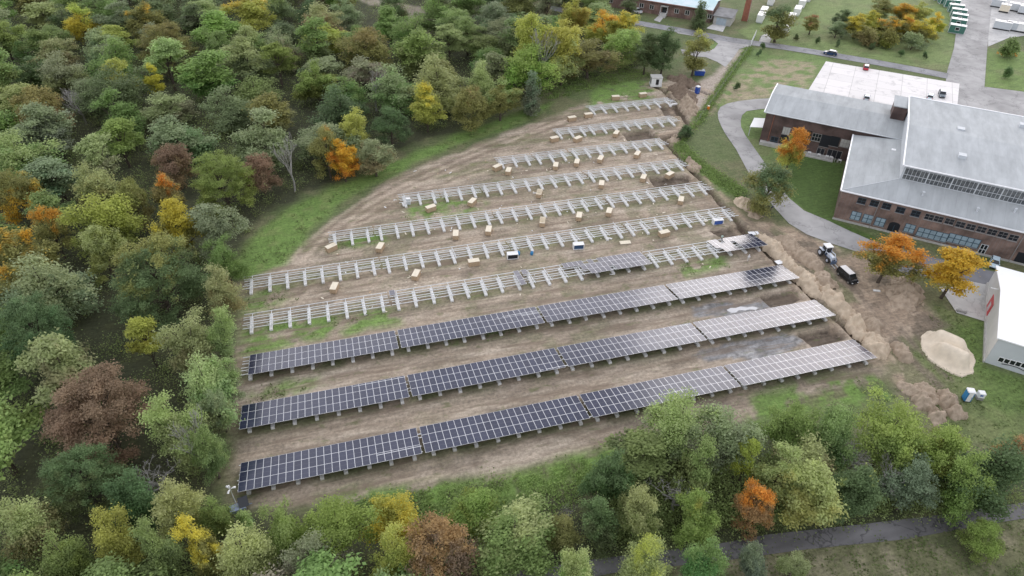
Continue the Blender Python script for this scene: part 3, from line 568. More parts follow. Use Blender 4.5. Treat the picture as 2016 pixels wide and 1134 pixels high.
lay = {4: [(-.45+k*PITCHX, 8) for k in range(4)], 5: [(17.2, 3), (27.25, 8), (54.95, 8), (82.7, 8)], 6: [(34.5, 3), (44.5, 3), (54.6, 8), (82.4, 8)],
       7: [(61.9, 3), (72.0, 3), (82.4, 8)], 8: [(82.0, 3), (91.9, 8)], 9: [(96.65, 8)]}
for r, l in lay.items():
    for k, (x0, n) in enumerate(l):
        sz = 'long' if n == 8 else 'short'
        table(x0, r, n, (f'{sz} bare steel rack, {ORD[k]} from the left in the {ORD[r-3]} rack row from the front' if len(l) > 1 else 'bare steel rack standing alone in the farthest row by the grass'), 'solar rack', None, 'bare racks waiting for panels')

#==PART CRATES
# ------------------------------------------------------------------ crates
def crate_mesh(L, W, H, matside, opening=None):
    b = MB(); b.box((0, 0, H/2+.06), (L, W, H-.12))
    s = b.mesh('crate_body', matside); 
    b = MB(); b.box((0, 0, H+.03), (L+.06, W+.06, .06)); l = b.mesh('lid', M['crate_top'])
    b = MB()
    for y in (-W/2+.07, 0, W/2-.07): b.box((0, y, .06), (L-.02, .12, .12))
    for x in (-L/2+.05, 0, L/2-.05):
        for y in (-W/2-.014, W/2+.014): b.box((x, y, H/2+.05), (.12, .03, H-.16))
    for x in (-L/2-.014, L/2+.014): b.box((x, 0, H*.55), (.03, W*.8, .12))
    p = b.mesh('pallet_batten', M['wood']); return s, l, p
CR = crate_mesh(2.35, 1.2, 1.2, M['wood'])
A, B_, C_, D_ = (440, 450, 4.032), (600, 250, 4.032), (1000, 150, 4.48), (900, 400, 4.032)
cr_list = [(A, 893, 422, 862, 488), (A, 1545, 320, 1510, 385), (A, 1260, 105, 1225, 165), (B_, 1293, 1065, 1388, 1052), (B_, 165, 962, 250, 924), (B_, 1200, 820, 1197, 862),
      (B_, 1465, 785, 1455, 830), (B_, 1890, 718, 1885, 765), (B_, 1352, 560, 1305, 606), (B_, 962, 642, 1035, 618), (B_, 1870, 492, 1855, 540), (B_, 1625, 318, 1610, 357), (B_, 1495, 322, 1562, 292),
      (C_, 370, 547, 450, 530), (C_, 585, 553, 650, 527), (C_, 970, 476, 943, 512), (C_, 528, 365, 602, 353), (C_, 672, 334, 748, 324), (C_, 917, 176, 985, 173), (C_, 1155, 155, 1228, 145), (C_, 426, 758, 418, 797),
      (C_, 615, 728, 603, 770), (C_, 830, 698, 806, 738), (C_, 1158, 658, 1127, 697), (C_, 284, 996, 270, 1040), (C_, 830, 917, 823, 962), (C_, 1208, 862, 1185, 907), (C_, 1455, 842, 1405, 870), (C_, 1532, 1063, 1525, 1097),
      (D_, 682, 108, 675, 157), (D_, 975, 68, 965, 115), (D_, 1216, 33, 1200, 80), (D_, 1600, 236, 1690, 215)]
CRATES = []
for (ox, oy, s), a, b_, c, d in cr_list:
    p = at(ox+a/s, oy+b_/s, 1.25); q = at(ox+c/s, oy+d/s, 1.25); m = (p+q)/2; CRATES.append((m.x, m.y, math.atan2(q.y-p.y, q.x-p.x)))
byrow = {}
for x, y, a in CRATES:
    r = int(np.argmin([abs((ys_-1.6)-y) for ys_ in YS])); byrow.setdefault(r, []).append((x, y, a))
for r, l in byrow.items():
    l.sort()
    for k, (x, y, a) in enumerate(l):
        where = f'before the {ORD[r-3]} rack row from the front'
        n = len(l); pos = 'leftmost' if k == 0 else ('rightmost' if k == n-1 and n > 1 else f'{ORD[k]} from the left')
        t = thing('wooden_crate', f'pale wooden crate, {pos}, {where}', 'crate', (x, y, .05), a, 'wooden crates of panels set out between the rack rows')
        obj('crate_body', CR[0], t); obj('lid', CR[1], t); obj('pallet_batten', CR[2], t)
# two crates on the grass beyond the last row were sorted with it above; opened white crates with panels showing
def open_crate(u, v, rz, face, label):
    p = at(u, v, 1.25); t = thing('open_crate', label, 'crate', (p.x, p.y, .05), rz)
    b = MB(); L, W, H = 2.4, 1.25, 1.3
    b.box((0, 0, H-.04), (L, W, .08)); b.box((0, .03, .05), (L, W-.06, .1)); b.box((-L/2+.06, 0, H/2), (.12, W, H-.18)); b.box((L/2-.06, 0, H/2), (.12, W, H-.18)); b.box((0, W/2-.04, H/2), (L-.24, .08, H-.18))
    b.build('crate_shell', M['white'], t)
    b = MB(); 
    for k in range(9): b.box((0, -.42+k*.1, H/2), (L-.28, .05, H-.22))
    b.build('stacked_panels', face, t)
    if face is M['bluepaint']:
        b = MB(); b.box((.1, -1.0, .06), (2.3, .5, .05)); b.build('front_board', M['crate_top'], t)
    return t
open_crate(1009, 499, R(-7), M['openblack'], 'opened white crate with black panel face, left of the blue sack')
open_crate(1139, 480, R(-7), mat('navy_film', (.03, .075, .16), .3), 'opened white crate with navy blue face in front of the bare rack')
open_crate(1414, 432, R(-5), M['bluepaint'], 'opened white crate with bright blue face beside the dark pit')
#==PART PROPS
# ------------------------------------------------------------------ smaller site things
def slab_thing(name, label, cat, u, v, z, size, rz, material):
    p = at(u, v, z); b = MB(); b.box((0, 0, 0), size, bev=min(size)*.3); o = b.build(name, material); o.location = (p.x, p.y, z); o.rotation_euler = (0, 0, rz); return tag(o, label, cat)
slab_thing('board', 'pale wooden board lying flat in the lane in front of the bare rack', 'board', 1231, 477, .14, (2.5, 1.2, .12), R(-6), M['crate_top'])
slab_thing('board', 'short pale plank leaning by the rack beam with a black strap', 'board', 1200, 469, .14, (1.2, .5, .10), R(-35), M['concrete'])
slab_thing('board', 'white sheet lying at the upper right corner of the workers rack', 'board', 1484, 459, .30, (2.4, 1.3, .06), R(-9), M['trimwhite'])
slab_thing('board', 'white sheet lying across the trench beside the second last panel row', 'board', 1538, 515, .30, (2.6, 1.3, .08), R(5), M['trimwhite'])
slab_thing('board', 'small white board beside the rack left of the blue faced crate', 'board', 1389, 434, .14, (1.0, 1.0, .10), R(10), M['crate_top'])
slab_thing('concrete_block', 'long white concrete block at the right end of the farthest rack', 'block', 1326, 205, .4, (2.6, .75, .45), R(8), M['concrete'])
slab_thing('concrete_block', 'white concrete strip lying beside the van near the orange tree', 'block', 1726, 572, .2, (1.4, .5, .2), R(-25), M['concrete'])
def sack(u, v, label, sc=1.0):
    p = at(u, v, .5); b = MB(); b.tube([(0, 0, 0), (0, .02, .35), (.03, 0, .7), (.0, .05, .95)], [.38*sc, .46*sc, .40*sc, .12*sc], 10); t = thing('tarp_sack', label, 'sack', (p.x, p.y, .03)); b.build('sack_body', M['azure'], t)
    b = MB(); b.tube([(0, .05, .9), (.05, .05, 1.0)], [.05, .11], 7); b.build('tied_neck', M['azure'], t)
sack(1020, 498, 'blue sack standing beside the opened black faced crate'); sack(1047, 498, 'blue sack on the end of the beam, right of the opened crate', .8)
# inverter cabinet at the left end of a rack
p = at(804, 402, 0); t = thing('inverter_cabinet', 'white electrical cabinet at the left end of the short rack', 'cabinet', (p.x, p.y, 0), R(-8))
b = MB(); b.box((0, 0, .95), (1.1, .8, 1.5), bev=.04); b.build('cabinet_body', M['white'], t); b = MB(); b.box((0, 0, .1), (1.0, .7, .2)); b.build('plinth', M['greywall'], t); b = MB(); b.box((0, -.41, .95), (.95, .03, 1.3)); b.build('door', M['greywall'], t)
slab_thing('concrete_block', 'cream concrete block lying left of the white cabinet', 'block', 794, 402, .3, (.55, 1.6, .4), R(3), M['concrete'])

def hump(name, label, cat, pts, h, material, seed=0, lumps=.5, group=None, ridges=None, power=.75):
    """a heap of loose earth whose outline is given in pixels, as one height-field mesh"""
    poly = P2(pts); xs_ = [p[0] for p in poly]; ys_ = [p[1] for p in poly]; x0, x1, y0, y1 = min(xs_)-.4, max(xs_)+.4, min(ys_)-.4, max(ys_)+.4
    st = max(.16, max(x1-x0, y1-y0)/70); gx = np.arange(x0, x1+st, st); gy = np.arange(y0, y1+st, st); GX, GY = np.meshgrid(gx, gy, indexing='ij')
    nn = fbm(GX/1.8+seed*7.3, GY/1.8+seed*3.1); d = -sdpoly(GX, GY, poly)+(nn-.5)*(2.4 if lumps > .3 else .8)+(fbm(GX/.8+seed, GY/.8)-.5)*(.9 if lumps > .3 else .1); w_ = max(d.max(), .5)
    hh = h*np.clip(d/w_, 0, 1)**power
    hh = hh*(1-lumps+lumps*1.9*fbm(GX/2.0+seed, GY/2.0+3*seed))+((1-2*np.abs(fbm(GX/1.3+seed, GY/1.3)-.5)*2)*.5+fbm(GX/.6, GY/.6+seed)-.9)*(.85 if lumps > .3 else .05)*np.clip(d/.9, 0, 1)
    if ridges:
        for (ua, va, ub, vb, rh, rw) in ridges:
            a, b2 = at(ua, va), at(ub, vb); dl = sdline(GX, GY, [(a.x, a.y), (b2.x, b2.y)]); e_ = rh*np.exp(-(dl/rw*1.9)**2)*sm(0, 2.2, d); hh = np.log(np.exp(4*hh)+np.exp(4*e_))/4-.17*sm(0, .5, d)
    zz = np.where(d > -.05, hh-.05, -.45); I = np.arange(GX.size).reshape(GX.shape)
    q = np.stack([I[:-1, :-1], I[1:, :-1], I[1:, 1:], I[:-1, 1:]], -1).reshape(-1, 4); keep = (zz.reshape(-1)[q] > -.4).any(1)
    cx, cy = GX.mean(), GY.mean(); V = np.stack([GX-cx, GY-cy, zz], -1).reshape(-1, 3); q = q[keep]; us = np.unique(q); re = np.zeros(len(V), int); re[us] = np.arange(len(us))
    me = npmesh(name, V[us], re[q], True); me.materials.append(material); o = obj(name, me, None, (cx, cy, 0)); return tag(o, label, cat, group)
hump('sand_pile', 'big smooth pale sand pile on the lawn by the white building', 'sand pile', [(1812, 662), (1828, 652), (1850, 655), (1872, 666), (1900, 682), (1918, 702), (1920, 718), (1914, 735), (1893, 743), (1872, 737), (1850, 722), (1828, 708), (1815, 690)], 1.5, M['sand'], 1, .12, power=.55,
     ridges=[(1838, 668, 1885, 688, 3.0, 4.6), (1850, 700, 1890, 718, 3.3, 4.2)])
SG = 'heaps of dug soil along the trench'
def blob(u, v, a, bb, rot, n=14):
    return [(u+a*math.cos(t)*math.cos(rot)-bb*math.sin(t)*math.sin(rot), v+a*math.cos(t)*math.sin(rot)+bb*math.sin(t)*math.cos(rot)) for t in [2*math.pi*k/n for k in range(n)]]
heaps = [(1518, 487, 28, 10, .75, 1.3, 'soilpale', 'pale heap of soil at the right end of the workers rack'), (1553, 521, 22, 10, .8, 1.3, 'soilpale', 'pale soil heap beside the white sheet over the trench'),
         (1590, 556, 34, 12, .72, 1.5, 'soilpale', 'long pale soil heap left of the black van'), (1648, 600, 38, 13, .75, 1.5, 'soilpale', 'long pale soil heap at the end of the second panel row'),
         (1686, 641, 26, 13, .9, 1.4, 'soilpale', 'round pale soil heap between the two nearest panel rows'), (1722, 680, 30, 15, .85, 1.5, 'soilpale', 'pale soil heap behind the right end of the nearest panel row'),
         (1592, 512, 34, 13, .6, 1.4, 'soil', 'grassy brown soil heap left of the tractor'), (1555, 480, 26, 9, .5, 1.0, 'soil', 'low brown soil heap above the pale trench heaps'), (1622, 552, 20, 12, .5, 1.3, 'soil', 'tan soil heap just left of the black van'),
         (1716, 643, 22, 12, .7, 1.3, 'soil', 'brown soil heap above the nearest panel row end'), (1775, 694, 20, 12, .9, 1.2, 'soil', 'brown soil heap left of the big sand pile'), (1464, 402, 17, 8, .3, 1.0, 'soilpale', 'small tan soil heap left of the big green tree'),
         (1482, 420, 14, 7, .6, .6, 'soil', 'low grey brown heap below the small tan heap'), (1780, 580, 30, 26, .6, 1.6, 'soil', 'wide dry brown mound between the orange and the golden tree'),
         (1345, 186, 26, 11, .5, 1.6, 'soildark', 'dark brown soil heap below the white kiosk'), (1356, 212, 16, 12, .6, 1.8, 'soil', 'rounded brown soil heap left of the orange barrel'), (1345, 160, 26, 6, .25, 1.0, 'soildark', 'long dark soil ridge right of the white kiosk'),
         (1330, 275, 10, 6, .2, .9, 'soil', 'tiny tan heap at the right end of a rack by the ditch'), (1362, 325, 16, 7, .7, 1.0, 'soil', 'brown heap at the right end of the fourth farthest rack row')]
for k, (u, v, a, bb, rot, h, mm, lab) in enumerate(heaps):
    hump('soil_heap', lab, 'soil heap', blob(u, v, a*1.3, bb*1.2, rot), h*1.5, M[mm], k+3, .75, SG, power=.7)
for k, (u, v, a, bb, rot, h, lab) in enumerate([(1795, 772, 24, 12, .5, 1.3, 'topmost brown soil heap above the near trees on the right'), (1828, 775, 24, 14, .6, 1.6, 'largest brown soil heap of the group by the portable toilets'), (1822, 797, 22, 12, .5, 1.5, 'middle brown soil heap above the near trees on the right'),
                              (1866, 790, 26, 14, .8, 1.6, 'brown soil heap nearest the blue portable toilet'), (1882, 812, 22, 13, .4, 1.6, 'smooth pointed brown heap below the portable toilets'), (1845, 824, 19, 10, .4, 1.3, 'lowest brown soil heap, touching the near tree crowns')]):
    hump('soil_heap', lab, 'soil heap', blob(u, v, a*1.2, bb*1.2, rot), h*1.15, M['soil'], k+40, .6, 'soil heaps above the near trees on the right', power=.75)

def portable_toilet(u, v, rz, side, front, label, h=2.3):
    p = at(u, v, 0); t = thing('portable_toilet', label, 'portable toilet', (p.x, p.y, .05), rz)
    b = MB(); b.box((0, 0, h/2), (1.15, 1.15, h-.2), bev=.05); b.build('cabin_wall', side, t)
    b = MB(); b.box((0, 0, h+.02), (1.25, 1.25, .26), bev=.1, taper=.8); b.build('roof', M['white'], t)
    b = MB(); b.box((0, -.60, h/2), (.72, .05, h-.35)); d = b.build('door', front, t); b = MB(); b.box((.25, -.64, h*.5), (.06, .04, .2)); b.build('handle', M['black'], d)
    b = MB(); b.box((0, 0, .06), (1.2, 1.2, .12)); b.build('base', M['black'], t); return t
portable_toilet(1901, 787, R(-25), M['azure'], M['white'], 'blue portable toilet with white roof on the grass')
def wash(u, v):
    p = at(u, v, 0); t = thing('wash_station', 'small white tank box on the grass right of the blue portable toilet', 'wash station', (p.x, p.y, .05), R(-25))
    b = MB(); b.box((0, 0, 1.15), (1.1, 1.0, 1.0), bev=.08); b.build('tank', M['white'], t); b = MB(); b.box((0, 0, .35), (1.0, .95, .6)); b.build('base_frame', M['winframe_old'], t); b = MB(); b.box((-.1, -.51, 1.2), (.5, .03, .35)); b.build('sign_plate', M['bluepaint'], t)
wash(1926, 785)
portable_toilet(1372, 184, R(15), M['blue'], M['bluepaint'], 'dark blue portable toilet standing at the end of the gravel track')
p = at(1376, 148); t = thing('skip_container', 'blue waste skip on the grass above the gravel track', 'skip', (p.x, p.y, .05), R(-20))
b = MB(); b.box((0, 0, .9), (3.0, 1.8, 1.5), taper=1.12, mi=0); b.build('skip_body', M['blue'], t); b = MB(); b.box((0, 0, 1.7), (2.9, 1.7, .12)); b.build('cover_sheet', mat('grey_cover', (.35, .40, .45), .7), t)
b = MB(); [b.bar((x, -.95, .2), (x, -1.02, 1.6), .1, .1) for x in (-1.1, 0, 1.1)]; b.build('rib', M['blue'], t)
p = at(1394, 216); t = thing('barrel', 'orange barrel standing on the grass by the curved drive', 'barrel', (p.x, p.y, .03)); b = MB(); b.tube([(0, 0, 0), (0, 0, .3), (0, 0, .9), (0, 0, 1.15)], [.36, .40, .40, .34], 14); b.build('drum', M['orange'], t); b = MB(); b.tube([(0, 0, 1.152), (0, 0, 1.25)], [.38, .36], 14); b.build('lid', M['crate_top'], t)
# kiosk
p = at(1290, 168); t = thing('kiosk', 'small white transformer kiosk with a dark door on the grass', 'kiosk', (p.x, p.y, .05), R(-14))
b = MB(); b.box((0, 0, .3), (3.6, 2.9, .6)); b.build('plinth', M['concrete'], t); b = MB(); b.box((0, 0, 1.75), (3.4, 2.7, 2.3)); b.build('wall', M['white'], t); b = MB(); b.box((0, 0, 3.0), (3.7, 3.0, .2), bev=.05); b.build('roof', M['plaster'], t)
b = MB(); b.box((.2, -1.37, 1.6), (.95, .06, 1.8)); b.build('door', M['black'], t); b = MB(); b.box((-1.72, 0, 1.7), (.06, 2.2, 1.9)); b.build('louvre_panel', M['winframe_old'], t)
# surveillance mast trailer in the near left corner
p = at(470, 1004); t = thing('camera_mast', 'slim mast trailer with white cameras at the near left corner of the panels', 'camera mast', (p.x, p.y, .05), R(10))
b = MB(); b.tube([(0, 0, .6), (0, 0, 5.6)], [.08, .05], 8); b.build('mast', M['steel'], t)
b = MB(); b.box((0, 0, .55), (2.2, 1.3, .5), bev=.06); b.box((1.5, 0, .4), (1.0, .1, .1)); b.build('trailer_body', mat('grey_blue_paint', (.25, .30, .40), .5), t)
for a in (0, 2.1, 4.2):
    b = MB(); b.tube([(math.cos(a)*.12, math.sin(a)*.12, 5.2), (math.cos(a)*.5, math.sin(a)*.5, 5.25), (math.cos(a)*.75, math.sin(a)*.75, 5.15)], [.06, .14, .16], 9); b.build('camera_head', M['white'], t)
b = MB(); b.tube([(0, 0, 5.6), (0, 0, 6.0)], [.16, .10], 9); b.build('top_lamp', M['white'], t)
for s in (-1, 1): b = MB(); b.tube([(0, s*.65, .32), (0, s*.85, .32)], .32, 12); b.build('wheel', M['tyre'], t)
b = MB(); b.bar((.9, -.5, .8), (.9, .9, 1.5), 1.4, .05); b.build('solar_board', M['glassdark'], t)
# wire fence along the ditch, and the road gate
pts = [at(u, v) for u, v in [(1476, 93), (1462, 113), (1447, 136), (1428, 163), (1408, 192), (1388, 220), (1368, 248)]]
t = thing('wire_fence', 'thin wire fence on posts along the ditch below the road gate', 'fence', pts[0]); O = pts[0]
for i, (a, b2) in enumerate(zip(pts[:-1], pts[1:])):
    for f in (0, .5): q = a.lerp(b2, f)-O; m_ = MB(); m_.bar((q.x, q.y, 0), (q.x, q.y, 1.7), .06, .06); m_.build('post', M['winframe_old'], t)
m_ = MB()
for a, b2 in zip(pts[:-1], pts[1:]):
    for h in (.2, .6, 1.0, 1.4, 1.75): m_.bar(a-O+Vector((0, 0, h)), b2-O+Vector((0, 0, h)), .012, .012)
m_.build('wire_mesh', M['winframe_old'], t)
a, b2 = at(1477, 92), at(1487, 70); t = thing('road_gate', 'pale sliding gate standing open beside the road', 'gate', a); d = b2-a
m_ = MB()
for f in (0, 1): m_.bar((d.x*f, d.y*f, 0), (d.x*f, d.y*f, 2.1), .16, .16)
m_.build('gate_post', M['white'], t); m_ = MB()
for h in (.3, 1.9): m_.bar((0, 0, h), (d.x, d.y, h), .09, .09)
for k in range(1, 24): f = k/24; m_.bar((d.x*f, d.y*f, .3), (d.x*f, d.y*f, 1.9), .04, .04)
m_.build('gate_leaf', M['steel'], t)
a, b2 = at(1496, 77), at(1517, 77); t = thing('barrier', 'thin barrier rail across the sandy gateway above the road', 'barrier', a); d = b2-a
m_ = MB(); m_.bar((0, 0, 1.1), (d.x, d.y, 1.1), .12, .12); m_.build('rail', M['winframe_old'], t)
for f in (0, 1): m_ = MB(); m_.bar((d.x*f, d.y*f, 0), (d.x*f, d.y*f, 1.2), .15, .15); m_.build('post', M['winframe_old'], t)

#==PART PEOPLE
# ------------------------------------------------------------------ people
def person(u, v, rz, top, legs, label, pose='stand', hat=None, z=0.05):
    P = {'pelvis': (0, 0, .95), 'chest': (0, .02, 1.28), 'neck': (0, .02, 1.50), 'chin': (0, -.01, 1.57), 'head': (0, -.01, 1.68), 'crown': (0, 0, 1.77)}
    st = .16 if pose == 'walk' else 0
    for s, k in ((-1, 'l'), (1, 'r')):
        P['hip'+k] = (s*.10, 0, .90); P['knee'+k] = (s*.11, -st*s*.6-.02, .50); P['ankle'+k] = (s*.11, st*s*1.1+.02, .09); P['toe'+k] = (s*.13, st*s*1.1-.15, .04)
        P['sh'+k] = (s*.19, .02, 1.43); P['el'+k] = (s*.26, .05, 1.15); P['wr'+k] = (s*.25, -.12 if pose != 'work' else -.32, .92 if pose != 'work' else 1.15); P['hand'+k] = (s*.24, -.18 if pose != 'work' else -.42, .84 if pose != 'work' else 1.16)
        for f in range(5):
            P['f%d%s' % (f, k)] = (s*(.24+.022*(f-2)+(-.05 if f == 4 else 0)), -.21 if pose != 'work' else -.50+.012*abs(f-1), (.755+.012*abs(f-1)) if pose != 'work' else 1.13)
    rad = {'pelvis': .15, 'chest': .165, 'neck': .06, 'chin': .075, 'head': .10, 'crown': .06}
    for k in 'lr': rad.update({'hip'+k: .095, 'knee'+k: .065, 'ankle'+k: .045, 'toe'+k: .04, 'sh'+k: .065, 'el'+k: .048, 'wr'+k: .035, 'hand'+k: .038}); rad.update({'f%d%s' % (f, k): .011 for f in range(5)})
    if pose == 'bend':
        for n_ in ('chest', 'neck', 'chin', 'head', 'crown', 'shl', 'shr', 'ell', 'elr', 'wrl', 'wrr', 'handl', 'handr')+tuple('f%d%s' % (f, k) for f in range(5) for k in 'lr'):
            x, y, zz = P[n_]; a = .9; dy, dz = y, zz-.95; P[n_] = (x, dy*math.cos(a)-dz*math.sin(a), .95+dy*math.sin(a)+dz*math.cos(a))
    names = list(P); E = [('pelvis', 'chest'), ('chest', 'neck'), ('neck', 'chin'), ('chin', 'head'), ('head', 'crown')]
    for k in 'lr': E += [('pelvis', 'hip'+k), ('hip'+k, 'knee'+k), ('knee'+k, 'ankle'+k), ('ankle'+k, 'toe'+k), ('chest', 'sh'+k), ('sh'+k, 'el'+k), ('el'+k, 'wr'+k), ('wr'+k, 'hand'+k)]+[('hand'+k, 'f%d%s' % (f, k)) for f in range(5)]
    me = bpy.data.meshes.new('tmp'); me.from_pydata([P[n] for n in names], [(names.index(a), names.index(b)) for a, b in E], [])
    tmp = bpy.data.objects.new('tmp', me); COL.objects.link(tmp); tmp.modifiers.new('Skin', 'SKIN'); sd = tmp.modifiers.new('Sub', 'SUBSURF'); sd.levels = 1; sd.render_levels = 1
    for i, n in enumerate(names): me.skin_vertices[0].data[i].radius = (rad[n], rad[n]*(.8 if n in ('chest', 'pelvis') else 1)); me.skin_vertices[0].data[i].use_root = (i == 0)
    dg = bpy.context.evaluated_depsgraph_get(); full = bpy.data.meshes.new_from_object(tmp.evaluated_get(dg)); bpy.data.objects.remove(tmp); full.name = 'person_body'
    for m in (top, legs, M['skin'], M['black']): full.materials.append(m)
    hz_ = P['chin']
    for pl in full.polygons:
        c = pl.center; mi = 0
        if c.z < .94 and abs(c.x) < .2 and (pose == 'work' or c.y > -.16 or c.z < .6): mi = 1
        if c.z < .12: mi = 3
        if (c-Vector(P['head'])).length < .17 or min((c-Vector(P['hand'+k])).length for k in 'lr') < .13: mi = 2
        pl.material_index = mi; pl.use_smooth = True
    p = at(u, v, z); t = thing('person', label, 'person', (p.x, p.y, z), rz)
    obj('body', full, t)
    hx = Vector(P['crown']); b = MB(); b.tube([hx+Vector((0, .03, -.10)), hx+Vector((0, .02, 0)), hx+Vector((0, .01, .05))], [.115, .10, .03], 12); b.build('safety_helmet' if hat else 'hair', hat or M['hair'], t)
    return t
person(1472, 514, R(160), M['shirtwhite'], M['trouserpale'], 'person in a white shirt and pale trousers standing below the panels', 'walk', M['white'])
person(1420, 474, R(0), M['vest'], M['clothdark'], 'person in a pale vest standing at the upper edge of the rack', 'work')
person(1517, 415, R(60), M['clothblue'], M['clothdark'], 'person in navy clothes and white helmet under the big green tree', 'bend', M['white'])
person(1512, 413, R(-60), M['clothdark'], M['clothblue'], 'person in dark clothes bending beside the big green tree', 'bend')
person(1429, 497, R(20), M['clothdark'], M['trouserpale'], 'person in a dark top crouched at a beam under the rack', 'bend')

#==PART VEHICLES
# ------------------------------------------------------------------ vehicles
def loft(profile, width_fn, inset):
    """car shell: closed side profile (x forward, z) swept across the width with a tumblehome"""
    b = MB(); n = len(profile); rows = []
    for s in (-1, -.93, .93, 1):
        ring = []
        for x, z in profile:
            w_ = width_fn(x, z)/2; k = 1 if abs(s) < .99 else .965
            ring.append((x*(1 if abs(s) < .99 else .985), s*w_ if abs(s) > .99 else s*w_*1.0, z*k+(1-k)*.55))
        rows.append(ring)
    P = sum(rows, []); F = [tuple(range(n)), tuple(range(4*n-1, 3*n-1, -1))]
    for r in range(3):
        for i in range(n): j = (i+1) % n; F.append((r*n+i, (r+1)*n+i, (r+1)*n+j, r*n+j))
    b.add(P, F); return b
KINDS = {
 'hatch': dict(L=4.1, W=1.74, body=[(-2.02, .35), (-2.05, .75), (-1.98, .95), (-1.0, .98), (.75, .96), (1.7, .82), (2.0, .68), (2.05, .35), (1.75, .22), (-1.75, .22)], cab=[(-1.92, .95), (-1.72, 1.28), (-1.40, 1.46), (.0, 1.50), (.35, 1.42), (1.0, .95)], wb=1.25, wr=.31),
 'estate': dict(L=4.7, W=1.84, body=[(-2.32, .4), (-2.35, .85), (-2.28, 1.0), (-1.0, 1.02), (.95, 1.0), (2.0, .9), (2.32, .72), (2.35, .4), (2.0, .25), (-2.0, .25)], cab=[(-2.2, 1.0), (-2.0, 1.40), (-1.6, 1.60), (.1, 1.62), (.5, 1.52), (1.2, 1.0)], wb=1.4, wr=.35),
 'van': dict(L=4.95, W=1.95, body=[(-2.45, .4), (-2.48, 1.0), (-2.42, 1.14), (-1.0, 1.16), (1.1, 1.14), (2.1, 1.0), (2.42, .8), (2.48, .4), (2.1, .25), (-2.1, .25)], cab=[(-2.40, 1.14), (-2.30, 1.70), (-2.1, 1.92), (.7, 1.95), (1.0, 1.86), (1.75, 1.10)], wb=1.55, wr=.34),
 'pickup': dict(L=5.2, W=1.9, body=[(-2.55, .5), (-2.58, 1.0), (-2.5, 1.06), (-.9, 1.06), (1.0, 1.08), (2.2, 1.0), (2.52, .85), (2.58, .5), (2.2, .32), (-2.2, .32)], cab=[(-.8, 1.06), (-.75, 1.5), (-.5, 1.72), (.5, 1.74), (.8, 1.66), (1.35, 1.08)], wb=1.6, wr=.38)}
def vehicle(name, kind, u, v, aim, paint, label, cat, roof=None, z=.08):
    k = KINDS[kind]; p = at(u, v, 0); q = at(*aim); rz = math.atan2(q.y-p.y, q.x-p.x); t = thing(name, label, cat, (p.x, p.y, z), rz); W = k['W']
    obj('body', loft(k['body'], lambda x, z_: W*(1-.10*max(0, abs(x)/(k['L']/2)-.75)/.25), 0).mesh('body', paint), t)
    cab = k['cab']; zt = max(z_ for _, z_ in cab); zb = cab[0][1]
    wf = lambda x, z_: W*(.95-.17*(z_-zb)/(zt-zb))
    obj('windows', loft([(x, z_) for x, z_ in cab], wf, 0).mesh('windows', M['glassdark']), t)
    top = [c for c in cab if c[1] > zb+.72*(zt-zb)]; x0, x1 = top[0][0], top[-1][0]; b = MB(); b.box(((x0+x1)/2, 0, zt+.005), (x1-x0, W*.76, .07), bev=.03); b.build('roof', roof or paint, t)
    b = MB()
    for s in (-1, 1):
        for x in (x0+.05, (x0+x1)/2, x1-.02):
            b.bar((x, s*W*.395, zt), (x+(.45 if x > x1-.1 else (-.25 if x < x0+.1 else 0)), s*W*.475, zb), .09, .06)
    b.build('pillar', paint, t)
    for sx in (-1, 1):
        for sy in (-1, 1):
            b = MB(); y = sy*(W/2-.1); b.tube([(sx*k['wb'], y-.11, k['wr']), (sx*k['wb'], y+.11, k['wr'])], k['wr'], 16); wh = b.build('wheel', M['tyre'], t)
            b = MB(); b.tube([(sx*k['wb'], y+sy*.112, k['wr']), (sx*k['wb'], y+sy*.13, k['wr'])], k['wr']*.62, 12); b.build('rim', M['chrome'], wh)
    for sy in (-1, 1):
        b = MB(); b.box((k['L']/2-.10, sy*W*.36, .68), (.22, .34, .16), bev=.03); b.build('headlight', M['lamp'], t)
        b = MB(); b.box((-k['L']/2+.06, sy*W*.40, .82), (.12, .18, .24)); b.build('tail_light', M['red'], t)
        b = MB(); b.box((x1+.55, sy*(W/2+.06), zb+.05), (.14, .2, .14), bev=.03); b.build('mirror', paint, t)
    b = MB(); b.box((k['L']/2-.02, 0, .42), (.12, W*.8, .14)); b.build('bumper', M['black'], t)
    if kind == 'pickup':
        b = MB(); b.box((-1.65, 0, 1.075), (1.55, W*.80, .03)); b.build('load_bed', M['winframe_old'], t)
        b = MB(); [b.box((-1.65, s*W*.44, 1.13), (1.6, .08, .14)) for s in (-1, 1)]; b.box((-2.48, 0, 1.13), (.08, W*.8, .14)); b.build('bed_wall', M['greywall'], t)
    return t
paint = lambda n, c: mat(n, c, .25, .0, spec=.6)
vehicle('van', 'van', 1666, 549, (1684, 565), paint('black_car_paint', (.012, .013, .016)), 'black passenger van parked on the dirt behind the tractor', 'van', paint('van_roof_sheen', (.50, .49, .49)))  # sky reflection painted into the pale roof colour of the black van
vehicle('car', 'hatch', 1955, 522, (1953, 532), paint('pale_blue_paint', (.50, .63, .70)), 'pale blue hatchback parked in front of the brick hall', 'car')
vehicle('car', 'estate', 1634, 108, (1618, 105), paint('dark_blue_paint', (.02, .05, .13)), 'dark blue car driving along the road past the parking lot', 'car', paint('sky_lit_roof', (.55, .58, .62)))  # sky light on the dark roof is put into its paler colour
vehicle('car', 'hatch', 1704, 136, (1706, 125), paint('red_paint', (.45, .02, .04)), 'small red car with white roof parked on the concrete lot', 'car', paint('white_car_roof', (.78, .78, .78)))
